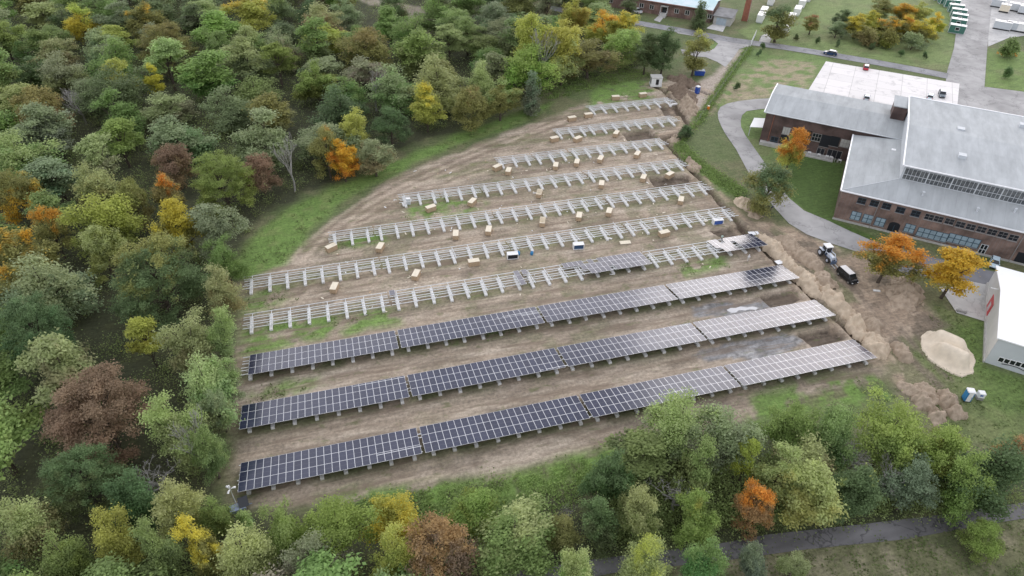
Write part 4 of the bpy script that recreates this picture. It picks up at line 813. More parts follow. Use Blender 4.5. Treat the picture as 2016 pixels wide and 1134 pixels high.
vehicle('car', 'hatch', 1705, 196, (1707, 186), paint('silver_paint', (.45, .52, .56)), 'silver car half hidden behind the left brick wing', 'car')
vehicle('car', 'hatch', 1830, 194, (1834, 184), paint('white_blue_paint', (.62, .72, .76)), 'very pale blue car parked left of the dark grey car', 'car')
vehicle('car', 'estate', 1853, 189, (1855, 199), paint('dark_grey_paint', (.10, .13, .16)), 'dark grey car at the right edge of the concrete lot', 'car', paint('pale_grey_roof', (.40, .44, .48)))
vehicle('pickup_truck', 'pickup', 1254, 25, (1238, 17), paint('white_paint_car', (.78, .78, .78)), 'white pickup truck parked by the brick building with teal roof', 'pickup truck')
# tractor
p = at(1626, 507); q = at(1638, 520); t = thing('tractor', 'white and blue tractor with front loader on the dirt behind the van', 'tractor', (p.x, p.y, .05), math.atan2(q.y-p.y, q.x-p.x))
TW = mat('tractor_white', (.56, .61, .68), .35); TB = mat('tractor_blue_grey', (.10, .15, .24), .45)
b = MB(); b.box((1.35, 0, 1.25), (2.0, .85, .75), bev=.12); b.build('bonnet', TW, t)
b = MB(); b.box((.4, 0, .8), (3.6, .6, .5)); b.build('chassis', TB, t)
b = MB(); b.box((-.55, 0, 2.0), (1.45, 1.45, 1.5), bev=.1, taper=.92); b.build('cab_glass', M['glassdark'], t)
b = MB(); b.box((-.55, 0, 2.85), (1.75, 1.7, .18), bev=.07); b.build('cab_roof', M['white'], t)
b = MB()
for sx in (-1, 1):
    for sy in (-1, 1): b.bar((-.55+sx*.74, sy*.74, 1.3), (-.55+sx*.68, sy*.68, 2.8), .10, .10)
b.build('cab_pillar', TW, t)
for sy in (-1, 1):
    b = MB(); b.tube([(-1.0, sy*.75, .85), (-1.0, sy*1.2, .85)], .85, 20); wq = b.build('rear_wheel', M['tyre'], t); b = MB(); b.tube([(-1.0, sy*1.21, .85), (-1.0, sy*1.24, .85)], .48, 14); b.build('rim', TW, wq)
    b = MB(); b.tube([(1.75, sy*.7, .58), (1.75, sy*1.05, .58)], .58, 18); wq = b.build('front_wheel', M['tyre'], t); b = MB(); b.tube([(1.75, sy*1.06, .58), (1.75, sy*1.09, .58)], .32, 12); b.build('rim', TW, wq)
    b = MB(); b.box((-1.0, sy*.97, 1.78), (1.5, .5, .12), bev=.04); b.build('fender', TW, t)
    b = MB(); b.tube([(.2, sy*.62, 1.75), (1.6, sy*.62, 1.9), (2.7, sy*.55, .75)], .10, 8); b.build('loader_arm', TW, t)
    b = MB(); b.box((3.5, sy*.42, .12), (1.5, .12, .08)); b.build('pallet_fork', M['greywall'], t)
b = MB(); b.box((2.72, 0, .55), (.12, 1.4, .8)); b.build('fork_carriage', TB, t)
#==PART BUILDINGS
# ------------------------------------------------------------------ brick hall complex
TH = R(-41.5); E1 = Vector((math.cos(TH), math.sin(TH), 0)); E2 = Vector((-math.sin(TH), math.cos(TH), 0)); UZ = Vector((0, 0, 1))
class Frame:
    def __init__(s, o): s.o = Vector(o)
    def p(s, a, b_, z=0): return tuple(E1*a+E2*b_+UZ*z)        # local coordinates of a part parented to the thing at s.o
def quadbox(mb, F, a0, a1, b0, b1, z0, z1, mi=0):
    P = [F.p(a, b_, z) for z in (z0, z1) for a, b_ in ((a0, b0), (a1, b0), (a1, b1), (a0, b1))]
    mb.add(P, [(3, 2, 1, 0), (4, 5, 6, 7), (0, 1, 5, 4), (1, 2, 6, 5), (2, 3, 7, 6), (3, 0, 4, 7)], mi)
def facade_px(F, u, v, b_=0., z=None):
    """pixel -> (distance along the facade, height) on the plane b = b_ of a building frame"""
    P = on_plane(u, v, F.o+E2*b_, E2)-F.o; return P.dot(E1), P.z
def window(F, parent, a, z, w_, h, face_b, frame, pane, nx_=2, nz_=2, name='window', sill=True, fw=.09):
    mb = MB(); quadbox(mb, F, a-w_/2-.06, a+w_/2+.06, face_b-.06, face_b-.005, z+h/2, z+h/2+.10); quadbox(mb, F, a-w_/2-.06, a+w_/2+.06, face_b-.06, face_b-.005, z-h/2-.10, z-h/2)
    for k in range(nx_+1): x = a-w_/2+w_*k/nx_; quadbox(mb, F, x-fw/2, x+fw/2, face_b-.055, face_b-.005, z-h/2, z+h/2)
    for k in range(1, nz_): y = z-h/2+h*k/nz_; quadbox(mb, F, a-w_/2, a+w_/2, face_b-.05, face_b-.007, y-fw/2, y+fw/2)
    o = mb.build(name, frame, parent); m2 = MB(); quadbox(m2, F, a-w_/2, a+w_/2, face_b-.03, face_b-.002, z-h/2, z+h/2); m2.build('pane', pane, o)
    if sill: m3 = MB(); quadbox(m3, F, a-w_/2-.12, a+w_/2+.12, face_b-.16, face_b-.005, z-h/2-.22, z-h/2-.10); m3.build('sill', M['winframe_old'], o)
    return o
# front annex with the tall hall rising behind it: one building
FA = Frame((133.0, 43.4, 0)); hall = thing('brick_hall', 'large brown brick hall with grey roofs and a tall glazed clerestory', 'hall', FA.o)
mb = MB(); quadbox(mb, FA, 0, 70, 0, 31, -.3, 7.75); mb.build('wall', M['brick'], hall)
HA, HB, HT = 10.7, 6.4, 14.0
mb = MB()      # lean-to roofs: front slope and left slope meeting in a hip
ov = .45
e = [FA.p(-ov, -ov, 7.75), FA.p(70, -ov, 7.75), FA.p(70, HB, 10.4), FA.p(HA, HB, 10.4), FA.p(-ov, 31, 7.75), FA.p(HA, 31, 9.0), FA.p(-ov, -ov, 8.0), FA.p(70, -ov, 8.0), FA.p(70, HB, 10.55), FA.p(HA, HB, 10.55), FA.p(-ov, 31, 8.0), FA.p(HA, 31, 9.2)]
mb.add(e, [(6, 7, 8, 9), (10, 6, 9, 11), (0, 1, 7, 6), (4, 0, 6, 10), (0, 3, 2, 1), (0, 4, 5, 3), (4, 10, 11, 5)]); mb.build('roof', M['roofgrey'], hall)
mb = MB(); mb.bar(FA.p(-ov-.1, -ov-.1, 7.98), FA.p(70, -ov-.1, 7.98), .22, .26); mb.build('gutter', M['trimwhite'], hall)
mb = MB(); mb.bar(FA.p(-ov-.12, -ov-.1, 8.02), FA.p(-ov-.12, 31, 8.02), .34, .24); mb.build('verge_trim', M['trimwhite'], hall)
mb = MB(); mb.bar(FA.p(0, 0, 8.2), FA.p(HA, HB, 10.58), .12, .05); mb.build('hip_trim', M['greywall'], hall)
mb = MB(); quadbox(mb, FA, HA, 80, HB, HB+41, 8.2, HT-.1); mb.build('upper_wall', M['greywall'], hall)
mb = MB(); e = [FA.p(HA-.4, HB-.5, HT), FA.p(80, HB-.5, HT), FA.p(80, HB+20, HT+1.1), FA.p(HA-.4, HB+20, HT+1.1), FA.p(80, HB+41.4, HT), FA.p(HA-.4, HB+41.4, HT)]
e += [tuple(Vector(q)+UZ*.3) for q in e]; mb.add(e, [(6, 7, 8, 9), (9, 8, 10, 11), (0, 3, 2, 1), (3, 5, 4, 2), (0, 1, 7, 6), (5, 11, 10, 4), (0, 6, 9, 3), (3, 9, 11, 5), (1, 2, 8, 7), (2, 4, 10, 8)]); mb.build('hall_roof', M['roofgrey2'], hall)
mb = MB(); mb.bar(FA.p(HA-.45, HB-.6, HT+.24), FA.p(HA-.45, HB+20, HT+1.34), .3, .34); mb.bar(FA.p(HA-.45, HB+20, HT+1.34), FA.p(HA-.45, HB+41.5, HT+.24), .3, .34); mb.bar(FA.p(HA-.45, HB+41.5, HT+.26), FA.p(80, HB+41.5, HT+.26), .3, .34); mb.bar(FA.p(HA-.3, HB-.6, HT+.2), FA.p(80, HB-.6, HT+.2), .2, .26); mb.build('roof_edge_trim', M['trimwhite'], hall)
mb = MB(); quadbox(mb, FA, HA+.25, 80, HB-.06, HB-.01, 10.75, HT-.35); gl = mb.build('clerestory_glazing', mat('old_clerestory_glass', (.055, .065, .075), .2, noise=1, col2=(.16, .17, .17), scale=1.3), hall)
mb = MB()
for k in range(0, 80):
    a = HA+.3+k*.82; wd = .22 if k % 6 == 0 else .07
    if a < 79.5: quadbox(mb, FA, a-wd/2, a+wd/2, HB-.14, HB-.062, 10.75, HT-.35)
for z in (10.75, 11.95, 13.55): quadbox(mb, FA, HA+.2, 80, HB-.12, HB-.063, z-.05, z+.05)
mb.build('glazing_bar', M['greywall'], hall)
cx0 = 7  # stair head beside the hall roof
mb = MB(); quadbox(mb, FA, HA-3.6, HA-.3, HB+34, HB+41, 8, HT-.2); ob = mb.build('stair_head', M['brickdark'], hall); mb = MB(); quadbox(mb, FA, HA-3.9, HA-.25, HB+33.7, HB+41.3, HT-.18, HT+.05); mb.build('roof', M['roofgrey2'], ob)
def cpx(x, y): return 1640+x/5.362, 360+y/5.362
ups = [(303, 190), (437, 217), (565, 246), (712, 288), (872, 325), (1015, 360), (1115, 382), (1230, 407), (1345, 440), (1455, 466), (1568, 492), (1680, 520), (1793, 548), (1905, 580)]
for k, (x, y) in enumerate(ups):
    a, z = facade_px(FA, *cpx(x, y)); window(FA, hall, a, z, 1.75, 1.35, 0, M['winframe_old'] if k > 4 else M['winframe'], M['glassdark'], 2, 2, fw=.05)
for x, y in ((240, 347), (365, 378), (495, 412), (808, 480)):
    a, z = facade_px(FA, *cpx(x, y)); window(FA, hall, a, z, 2.05, 2.0, 0, M['winframe'], M['glassblue'], 2, 2, fw=.14)
for x, y in ((1048, 547), (1378, 610)):
    a, z = facade_px(FA, *cpx(x, y)); window(FA, hall, a, z, 6.2, 2.1, 0, M['winframe'], M['glassblue'], 5, 2, fw=.16)
a, z = facade_px(FA, *cpx(640, 470)); mb = MB(); n = 10
arc = [(a-1.15, 0), (a+1.15, 0)]+[(a+1.15*math.cos(math.pi*k/n), 2.3+.7*math.sin(math.pi*k/n)) for k in range(n+1)]
P = [FA.p(x, -.08, y) for x, y in arc]+[FA.p(x, -.005, y) for x, y in arc]; m = len(arc); mb.add(P, [tuple(range(m)), tuple(range(2*m-1, m-1, -1))]+[(i, m+i, m+(i+1) % m, (i+1) % m) for i in range(m)]); d = mb.build('door', M['openblack'], hall); mb = MB(); quadbox(mb, FA, a-.05, a+.05, -.12, -.085, .1, 2.3); mb.build('door_rail', M['winframe'], d)
a, z = facade_px(FA, *cpx(1600, 668)); window(FA, hall, a, 1.5, 1.3, 2.4, 0, M['greywall'], M['glassdark'], 2, 2, 'glazed_door', False, fw=.14)
a, z = facade_px(FA, *cpx(2000, 790)); mb = MB(); quadbox(mb, FA, a-1.2, a+3, -.07, -.005, 0, 3); mb.build('garage_door', M['openblack'], hall)
for xy in ((440, 330), (1930, 700)):
    a, z = facade_px(FA, *cpx(*xy)); mb = MB(); mb.tube([FA.p(a, -.12, 0), FA.p(a, -.12, 7.8)], .08, 8); mb.build('downpipe', M['winframe_old'], hall)
mb = MB(); quadbox(mb, FA, -.15, 70, -.12, -.006, 0, .5); mb.build('plinth_band', M['plaster'], hall)
# roof details
for k, (a, bb) in enumerate(((16, 3.2), (27, 2.2), (34, 4.2), (44, 2.8))): mb = MB(); mb.tube([FA.p(a, bb, 7.9+bb*.4), FA.p(a, bb, 9.0+bb*.4)], .22, 8); mb.tube([FA.p(a, bb, 9.0+bb*.4), FA.p(a, bb, 9.15+bb*.4)], [.36, .1], 8); mb.build('roof_vent', M['greywall'], hall)
for a, bb in ((22, 15), (22, 30), (36, 12), (36, 26), (36, 40), (50, 18), (50, 34)): mb = MB(); quadbox(mb, FA, a-.8, a+.8, bb-.8, bb+.8, HT+.2, HT+1.55); mb.build('roof_hatch', M['greywall'], hall)
mb = MB(); quadbox(mb, FA, 8.6, 9.6, 23, 24, 9.0, 9.6); mb.build('roof_light', M['trimwhite'], hall)
# left wing
FWG = Frame((136.7, 82.5, 0)); wing = thing('brick_wing', 'dark brick wing with a low grey gable roof left of the hall', 'building', FWG.o)
WL, WD, WH = 36.0, 20.5, 9.0
mb = MB(); quadbox(mb, FWG, 0, WL, 0, WD, -.3, WH); P = [FWG.p(0, .3, WH), FWG.p(0, WD-.3, WH), FWG.p(0, WD/2, WH+1.2)]; mb.add(P+[FWG.p(.3, .3, WH), FWG.p(.3, WD-.3, WH), FWG.p(.3, WD/2, WH+1.2)], [(0, 2, 1), (3, 4, 5)]); mb.build('wall', M['brickdark'], wing)
mb = MB(); e = [FWG.p(-.5, -.5, WH+.02), FWG.p(WL, -.5, WH+.02), FWG.p(WL, WD/2, WH+1.3), FWG.p(-.5, WD/2, WH+1.3), FWG.p(WL, WD+.5, WH+.02), FWG.p(-.5, WD+.5, WH+.02)]; e += [tuple(Vector(q)+UZ*.22) for q in e]
mb.add(e, [(6, 7, 8, 9), (9, 8, 10, 11), (0, 3, 2, 1), (3, 5, 4, 2), (0, 1, 7, 6), (5, 11, 10, 4), (0, 6, 9, 3), (3, 9, 11, 5)]); mb.build('roof', M['roofgrey'], wing)
mb = MB(); mb.bar(FWG.p(-.6, -.6, WH+.25), FWG.p(-.6, WD/2, WH+1.53), .28, .22); mb.bar(FWG.p(-.6, WD/2, WH+1.53), FWG.p(-.6, WD+.6, WH+.25), .28, .22); mb.build('verge_trim', M['trimwhite'], wing)
mb = MB(); mb.bar(FWG.p(-.6, -.62, WH+.16), FWG.p(WL, -.62, WH+.16), .2, .2); mb.build('gutter', M['greywall'], wing)
mb = MB(); mb.tube([FWG.p(2.2, -.12, 0), FWG.p(2.2, -.12, WH)], .08, 8); mb.build('downpipe', M['terracotta'], wing)
def wpx(x, y): return 1480+x/6.67, 160+y/6.67
for (x, y, w_, h, fr_, pn, nx_, nz_) in ((290, 785, 1.9, 2.4, 'winframe', 'openblack', 2, 2), (455, 650, 1.9, 1.9, 'winframe_old', 'plaster', 3, 1), (850, 735, 2.2, 2.0, 'winframe_old', 'glassdark', 3, 2), (965, 785, 2.4, 3.2, 'black', 'openblack', 1, 1), (1090, 790, 2.2, 2.6, 'black', 'openblack', 1, 1),
                               (1225, 815, 2.3, 2.0, 'winframe_old', 'plaster', 3, 2), (740, 700, 1.5, 2.2, 'black', 'openblack', 1, 1), (420, 760, 1.8, 2.6, 'black', 'openblack', 1, 1), (560, 820, 2.0, 2.6, 'black', 'openblack', 1, 1), (900, 930, 1.9, 2.2, 'winframe_old', 'openblack', 2, 1), (1080, 960, 3.6, 2.4, 'winframe_old', 'openblack', 3, 1)):
    a, z = facade_px(FWG, *wpx(x, y)); window(FWG, wing, a, z, w_, h, 0, M[fr_], M[pn], nx_, nz_, fw=.1)
mb = MB(); quadbox(mb, FWG, .3, 8, -1.4, -.006, 0, .9); mb.build('retaining_wall', M['plaster'], wing)
# ramp / terrace and white items before the wing
mb = MB(); quadbox(mb, FWG, 12, 20, -2.6, -.006, 0, .35); mb.build('terrace', M['plaster'], wing)
for k, (x, y) in enumerate([(780, 870), (910, 885), (1025, 880), (1090, 865), (1160, 900), (1210, 895), (1140, 945)]):
    u, v = wpx(x, y); P = on_plane(u, v, FWG.o-E2*1.6, E2); 
    zt = .35 if 12 < (P-FWG.o).dot(E1) < 20 else 0.
    t = thing('patio_table', f'small white table on the terrace before the dark wing, {ORD[k]} from the left', 'table', (P.x, P.y, zt), TH, 'white tables before the dark wing')
    mb = MB(); mb.box((0, 0, .72), (.8, .8, .05), bev=.02); mb.build('table_top', M['white'], t); 
    for sx in (-1, 1):
        for sy in (-1, 1): mb = MB(); mb.bar((sx*.33, sy*.33, 0), (sx*.33, sy*.33, .7), .05, .05); mb.build('leg', M['white'], t)
# white canopy at the left gable
P = at(1496, 240, 3.0); t = thing('canopy', 'small white lean to canopy at the left gable of the dark wing', 'canopy', FWG.o+E2*4); fr = Frame(t.location)
mb = MB(); e = [FWG.p(-3.6, -1.5, 2.7), FWG.p(-.05, -1.5, 3.3), FWG.p(-.05, 5, 3.3), FWG.p(-3.6, 5, 2.7)]; e += [tuple(Vector(q)+UZ*.12) for q in e]; mb.add(e, [(3, 2, 1, 0), (4, 5, 6, 7), (0, 1, 5, 4), (1, 2, 6, 5), (2, 3, 7, 6), (3, 0, 4, 7)]); mb.build('roof_sheet', M['roofwhite'], t)
for bb in (-1.3, 4.8): mb = MB(); mb.bar(FWG.p(-3.4, bb, 0), FWG.p(-3.4, bb, 2.7), .12, .12); mb.build('post', M['steel'], t)

# ------------------------------------------------------------------ white building
nw, sw = at(1943.5, 560), at(1937, 712.6); ew = (sw-nw); LW = ew.length; ew.normalize(); ex = Vector((-ew.y, ew.x, 0))      # ew runs from the far to the near corner
if ex.x < 0: ex = -ex
def hz_at(P, u, v):
    return min((abs(px(P+UZ*h)[0]-u)+abs(px(P+UZ*h)[1]-v), h) for h in [k*.05 for k in range(40, 260)])[1]
h0 = hz_at(nw, 1967, 526); h2 = hz_at(sw, 1966, 666)
best = min(((abs(px(nw+ew*(t_*LW)+UZ*h)[0]-1973)+abs(px(nw+ew*(t_*LW)+UZ*h)[1]-573), t_, h) for t_ in [k*.02 for k in range(5, 40)] for h in [k*.1 for k in range(40, 120)])); tk, h1 = best[1], best[2]
print('white', h0, h1, h2, tk, LW, tuple(nw), tuple(sw))
wb = thing('white_building', 'white shed with bright white roof and red sign at the right edge', 'building', nw)
def W(t_, d, z): return tuple(ew*(t_*LW)+ex*d+UZ*z)
DW = 46
mb = MB(); prof = [(0, h0), (tk, h1), (1, h2)]
P = [W(0, 0, -.2), W(1, 0, -.2)]+[W(t_, 0, h-.05) for t_, h in reversed(prof)]; P2_ = [W(0, DW, -.2), W(1, DW, -.2)]+[W(t_, DW, h-.05) for t_, h in reversed(prof)]; mb.add(P+P2_, [(0, 1, 2, 3, 4), (9, 8, 7, 6, 5)]+[(i, 5+i, 5+(i+1) % 5, (i+1) % 5) for i in (0, 4)]); mb.build('wall', M['whitewall'], wb)
mb = MB(); mb.add([W(1.0005, 0, -.2), W(1.0005, DW, -.2), W(1.0005, DW, h2-.02), W(1.0005, 0, h2-.02), W(.99, 0, -.2), W(.99, DW, -.2), W(.99, DW, h2-.02), W(.99, 0, h2-.02)], [(0, 1, 2, 3), (7, 6, 5, 4), (4, 5, 1, 0), (3, 2, 6, 7), (0, 3, 7, 4), (1, 5, 6, 2)]); mb.build('side_wall', M['greywall'], wb)
mb = MB(); pr = [(-.012, h0-.05), (tk, h1), (1.012, h2)]; top = [W(t_, -.35, h+.22) for t_, h in pr]+[W(t_, DW, h+.22) for t_, h in pr]; bot = [W(t_, -.35, h) for t_, h in pr]+[W(t_, DW, h) for t_, h in pr]
mb.add(top+bot, [(0, 1, 4, 3), (1, 2, 5, 4), (6, 9, 10, 7), (7, 10, 11, 8), (0, 6, 7, 1), (1, 7, 8, 2), (2, 8, 11, 5), (0, 3, 9, 6)]); rf_ = mb.build('roof', M['roofwhite'], wb)
mb = MB(); mb.add([W(0, -.25, -.1), W(1.01, -.25, -.1), W(1.01, -.25, .55), W(0, -.25, .55), W(0, -.006, -.1), W(1.01, -.006, -.1), W(1.01, -.006, .55), W(0, -.006, .55)], [(3, 2, 1, 0), (4, 5, 6, 7), (0, 1, 5, 4), (1, 2, 6, 5), (2, 3, 7, 6), (3, 0, 4, 7)]); mb.build('plinth', M['plaster'], wb)
def wall_px(u, v):
    P_ = on_plane(u, v, nw, ex)-nw; return P_.dot(ew)/LW, P_.z
cs = [wall_px(u, v) for u, v in ((1942, 620), (1941.5, 605), (1955, 584), (1955, 603))]; t0, t1 = min(c[0] for c in cs), max(c[0] for c in cs); z0, z1 = sorted(c[1] for c in cs)[1]-.3, sorted(c[1] for c in cs)[2]+.4
print('sign', t0, t1, z0, z1)
mb = MB(); mb.add([W(t0, -.10, z0), W(t1, -.10, z0), W(t1, -.10, z1), W(t0, -.10, z1), W(t0, -.006, z0), W(t1, -.006, z0), W(t1, -.006, z1), W(t0, -.006, z1)], [(3, 2, 1, 0), (4, 5, 6, 7), (0, 1, 5, 4), (1, 2, 6, 5), (2, 3, 7, 6), (3, 0, 4, 7)]); sg = mb.build('sign', M['red'], wb)
tm, zm, sw_ = (t0+t1)/2, (z0+z1)/2, (t1-t0)
mb = MB()
for k, (dt, ww, zz, hh_) in enumerate([(-.12, .10, 0, .5), (.02, .14, .12, .22), (.02, .14, -.14, .22), (.15, .07, 0, .5)]):
    a0, a1 = tm+sw_*(dt-ww/2), tm+sw_*(dt+ww/2); zc, hh = zm+zz*(z1-z0), (z1-z0)*hh_/2; mb.add([W(a0, -.13, zc-hh), W(a1, -.13, zc-hh), W(a1, -.13, zc+hh), W(a0, -.13, zc+hh), W(a0, -.102, zc-hh), W(a1, -.102, zc-hh), W(a1, -.102, zc+hh), W(a0, -.102, zc+hh)], [(3, 2, 1, 0), (4, 5, 6, 7), (0, 1, 5, 4), (1, 2, 6, 5), (2, 3, 7, 6), (3, 0, 4, 7)])
mb.build('emblem', M['greywall'], sg)
def side_px(u, v):
    P_ = on_plane(u, v, sw+ew*.02, ew)-sw; return P_.dot(ex), P_.z
for k in range(6):
    a = [side_px(1967.5+k*11.3+du, 703+k*2.9+dv) for du, dv in ((0, 0), (9, 2.2), (7, 10), (-3, 8))]; x0, x1 = (a[0][0]+a[3][0])/2, (a[1][0]+a[2][0])/2; z1_, z0_ = (a[0][1]+a[1][1])/2, (a[2][1]+a[3][1])/2
    q = lambda d, z, o_: tuple(ew*(LW+.03+o_)+ex*d+UZ*z)
    mb = MB()
    for (xa, xb, za, zb) in ((x0-.1, x1+.1, z1_, z1_+.1), (x0-.1, x1+.1, z0_-.12, z0_), (x0-.1, x0, z0_, z1_), (x1, x1+.1, z0_, z1_)):
        mb.add([q(xa, za, .0), q(xb, za, .0), q(xb, zb, .0), q(xa, zb, .0), q(xa, za, .06), q(xb, za, .06), q(xb, zb, .06), q(xa, zb, .06)], [(3, 2, 1, 0), (4, 5, 6, 7), (0, 1, 5, 4), (1, 2, 6, 5), (2, 3, 7, 6), (3, 0, 4, 7)])
    wn = mb.build('window', M['white'], wb); mb = MB(); mb.add([q(x0, z0_, .0), q(x1, z0_, .0), q(x1, z1_, .0), q(x0, z1_, .0), q(x0, z0_, .03), q(x1, z0_, .03), q(x1, z1_, .03), q(x0, z1_, .03)], [(3, 2, 1, 0), (4, 5, 6, 7), (0, 1, 5, 4), (1, 2, 6, 5), (2, 3, 7, 6), (3, 0, 4, 7)]); mb.build('pane', M['glassdark'], wn)
mb = MB(); pts_ = [side_px(1966+k*6, 724+k*1.8+(1.5 if k % 2 else 0)) for k in range(9)]; mb.tube([tuple(ew*(LW+.12)+ex*a+UZ*max(z, .3)) for a, z in [(2.5+k*1.2, .9+.35*math.sin(k)) for k in range(9)]], .07, 6); mb.build('drain_hose', M['black'], wb)
a, z = wall_px(1966, 570); mb = MB(); mb.bar(W(a, -.05, z), W(a, -1.3, z-.1), .18, .12); mb.build('wall_lamp', M['trimwhite'], wb)
# manhole / bench on the apron
p = at(1892, 615); b = MB(); b.box((0, 0, .25), (1.9, .55, .1)); b.box((-.7, 0, .1), (.12, .5, .2)); b.box((.7, 0, .1), (.12, .5, .2)); o = b.build('bench', M['winframe_old']); o.location = (p.x, p.y, .08); o.rotation_euler = (0, 0, R(-40)); tag(o, 'dark low bench at the corner of the concrete apron', 'bench')

# ------------------------------------------------------------------ top building, garage, chimney stack
FT = Frame((171.9-46*E1.x, 177.1-46*E1.y, 0)); tb = thing('brick_building', 'long low brick building with pale teal roof at the top edge', 'building', FT.o); TL, TD, THh = 46, 15, 4.9
mb = MB(); quadbox(mb, FT, 0, TL, 0, TD, -.3, THh); mb.build('wall', M['brickred'], tb)
mb = MB(); e = [FT.p(-.4, -.7, THh+.0), FT.p(TL+.5, -.7, THh), FT.p(TL+.5, TD/2, THh+1.6), FT.p(-.4, TD/2, THh+1.6), FT.p(TL+.5, TD+.6, THh), FT.p(-.4, TD+.6, THh)]; e += [tuple(Vector(q)+UZ*.2) for q in e]
mb.add(e, [(6, 7, 8, 9), (9, 8, 10, 11), (0, 3, 2, 1), (3, 5, 4, 2), (0, 1, 7, 6), (5, 11, 10, 4), (0, 6, 9, 3), (3, 9, 11, 5), (1, 2, 8, 7), (2, 4, 10, 8)]); mb.build('roof', M['roofteal'], tb)
mb = MB(); mb.bar(FT.p(-.4, -.75, THh+.02), FT.p(TL+.4, -.75, THh+.02), .2, .3); mb.build('fascia', mat('red_brown_fascia', (.30, .15, .12), .7), tb)
for x, y in ((85, 15), (495, 40), (630, 68), (960, 122), (1100, 145), (1400, 175)):
    a, z = facade_px(FT, 1190+x/6.72, y/6.72); window(FT, tb, a, 2.6, 1.7, 1.5, 0, M['plaster'], M['glassdark'], 2, 1, fw=.2)
a, z = facade_px(FT, 1190+800/6.72, 95/6.72); mb = MB(); quadbox(mb, FT, a-1.5, a+1.5, -.9, -.006, 3.6, 3.95); [quadbox(mb, FT, a+s*1.4-.12, a+s*1.4+.12, -.85, -.6, 1.3, 3.6) for s in (-1, 1)]; mb.build('porch', M['plaster'], tb)
mb = MB(); quadbox(mb, FT, a-.9, a+.9, -.05, -.004, 1.2, 3.5); mb.build('door', M['glassdark'], tb)
mb = MB(); [quadbox(mb, FT, a-1.3, a+1.3, -.9-.35*(6-k), -.006-.0, 0 if k == 0 else .2*k-.001*k, .2*(k+1)) for k in range(6)]; mb.build('steps', M['plaster'], tb)
mb = MB(); [mb.bar(FT.p(a+s*1.35, -3, .9), FT.p(a+s*1.35, -.9, 2.2), .07, .07) for s in (-1, 1)]; mb.build('handrail', M['trimwhite'], tb)
gfl = at(1400, 46.5); t = thing('garage', 'small pale plaster garage with grey roof beside the brick building', 'garage', gfl); GF = Frame(gfl); 
mb = MB(); quadbox(mb, GF, .6, 7.4, 0, 9, -.2, 3.3); mb.build('wall', M['plaster'], t); mb = MB(); e = [GF.p(.2, -.5, 3.2), GF.p(7.9, -.5, 3.2), GF.p(7.9, 9.3, 3.8), GF.p(.2, 9.3, 3.8)]; e += [tuple(Vector(q)+UZ*.2) for q in e]; mb.add(e, [(3, 2, 1, 0), (4, 5, 6, 7), (0, 1, 5, 4), (1, 2, 6, 5), (2, 3, 7, 6), (3, 0, 4, 7)]); mb.build('roof', mat('weathered_felt', (.27, .27, .27), .9, noise=1, amount=.4, scale=.4), t)
mb = MB(); quadbox(mb, GF, 1.8, 5.6, -.06, -.004, .05, 2.6); mb.build('garage_door', mat('faded_blue_door', (.44, .52, .58), .7, noise=1, amount=.2, scale=.8), t)
p = at(1466, 40); t = thing('brick_stack', 'tall red brick stack at the top edge of the picture', 'chimney', (p.x, p.y, 0), TH); b = MB(); b.box((0, 0, 5.5), (2.3, 2.3, 11), taper=.86); b.build('shaft', M['terracotta'], t); b = MB(); b.box((0, 0, 11.15), (2.3, 2.3, .3)); b.build('cap', M['terracotta'], t); b = MB(); b.bar((1.2, -.6, 0), (1.05, -.55, 11), .14, .14); b.build('lightning_pipe', M['plaster'], t)

# ------------------------------------------------------------------ site cabins and trailers
def cabin(u, v, aim, size, wallm, label, group=None, windows=True, zoff=.3, roofm=None, name='site_cabin', cat='cabin'):
    p = at(u, v); q = at(*aim); rz = math.atan2(q.y-p.y, q.x-p.x); L, Wd, H = size; t = thing(name, label, cat, (p.x, p.y, .05), rz, group)
    b = MB(); b.box((0, 0, zoff+H/2), (L, Wd, H)); b.build('wall', wallm, t); b = MB(); b.box((0, 0, zoff+H+.08), (L+.14, Wd+.14, .16), bev=.04); b.build('roof', roofm or M['white'], t)
    b = MB(); b.box((0, 0, zoff/2), (L*.96, Wd*.9, zoff)); b.build('skid_base', M['greywall'] if zoff < .5 else M['black'], t)
    b = MB(); [b.box((sx*(L/2), sy*(Wd/2), zoff+H/2), (.16, .16, H-.02)) for sx in (-1, 1) for sy in (-1, 1)]; b.build('corner_post', M['white'], t)
    if windows:
        for s in (-1, 1):
            b = MB(); b.box((0, s*(Wd/2+.03), zoff+H*.58), (1.5, .06, 1.2)); wn = b.build('window', M['white'], t); b = MB(); b.box((0, s*(Wd/2+.065), zoff+H*.58), (1.25, .03, .95)); b.build('pane', M['glassdark'], wn)
        b = MB(); b.box((L/2+.03, 0, zoff+H*.45), (.06, 1.0, 2.0)); b.build('door', M['white'], t)
    b = MB(); b.box((L*.15, 0, zoff+H+.24), (.4, .3, .16)); b.build('roof_vent', M['winframe_old'], t)
    return t
row = [(1881, 65), (1883, 53), (1885, 43), (1884, 33), (1879, 24), (1871, 14), (1860, 7), (1849, 0)]
for k, (u, v) in enumerate(row):
    nx_ = row[max(k-1, 0)] if k else (1880, 76)
    lab = 'green site cabin with white roof, nearest of the row along the wide road' if k == 0 else f'white roofed green cabin, {ORD[k]} from the near end of the roadside row'
    a = at(u, v); d = at(*nx_)-a if k else a-at(*row[1]); perp = Vector((-d.y, d.x, 0)).normalized(); qq = px(a+perp*5); cabin(u, v, (qq[0], qq[1]), (5.6, 2.4, 2.7), M['teal'], lab, 'green site cabins along the wide road')
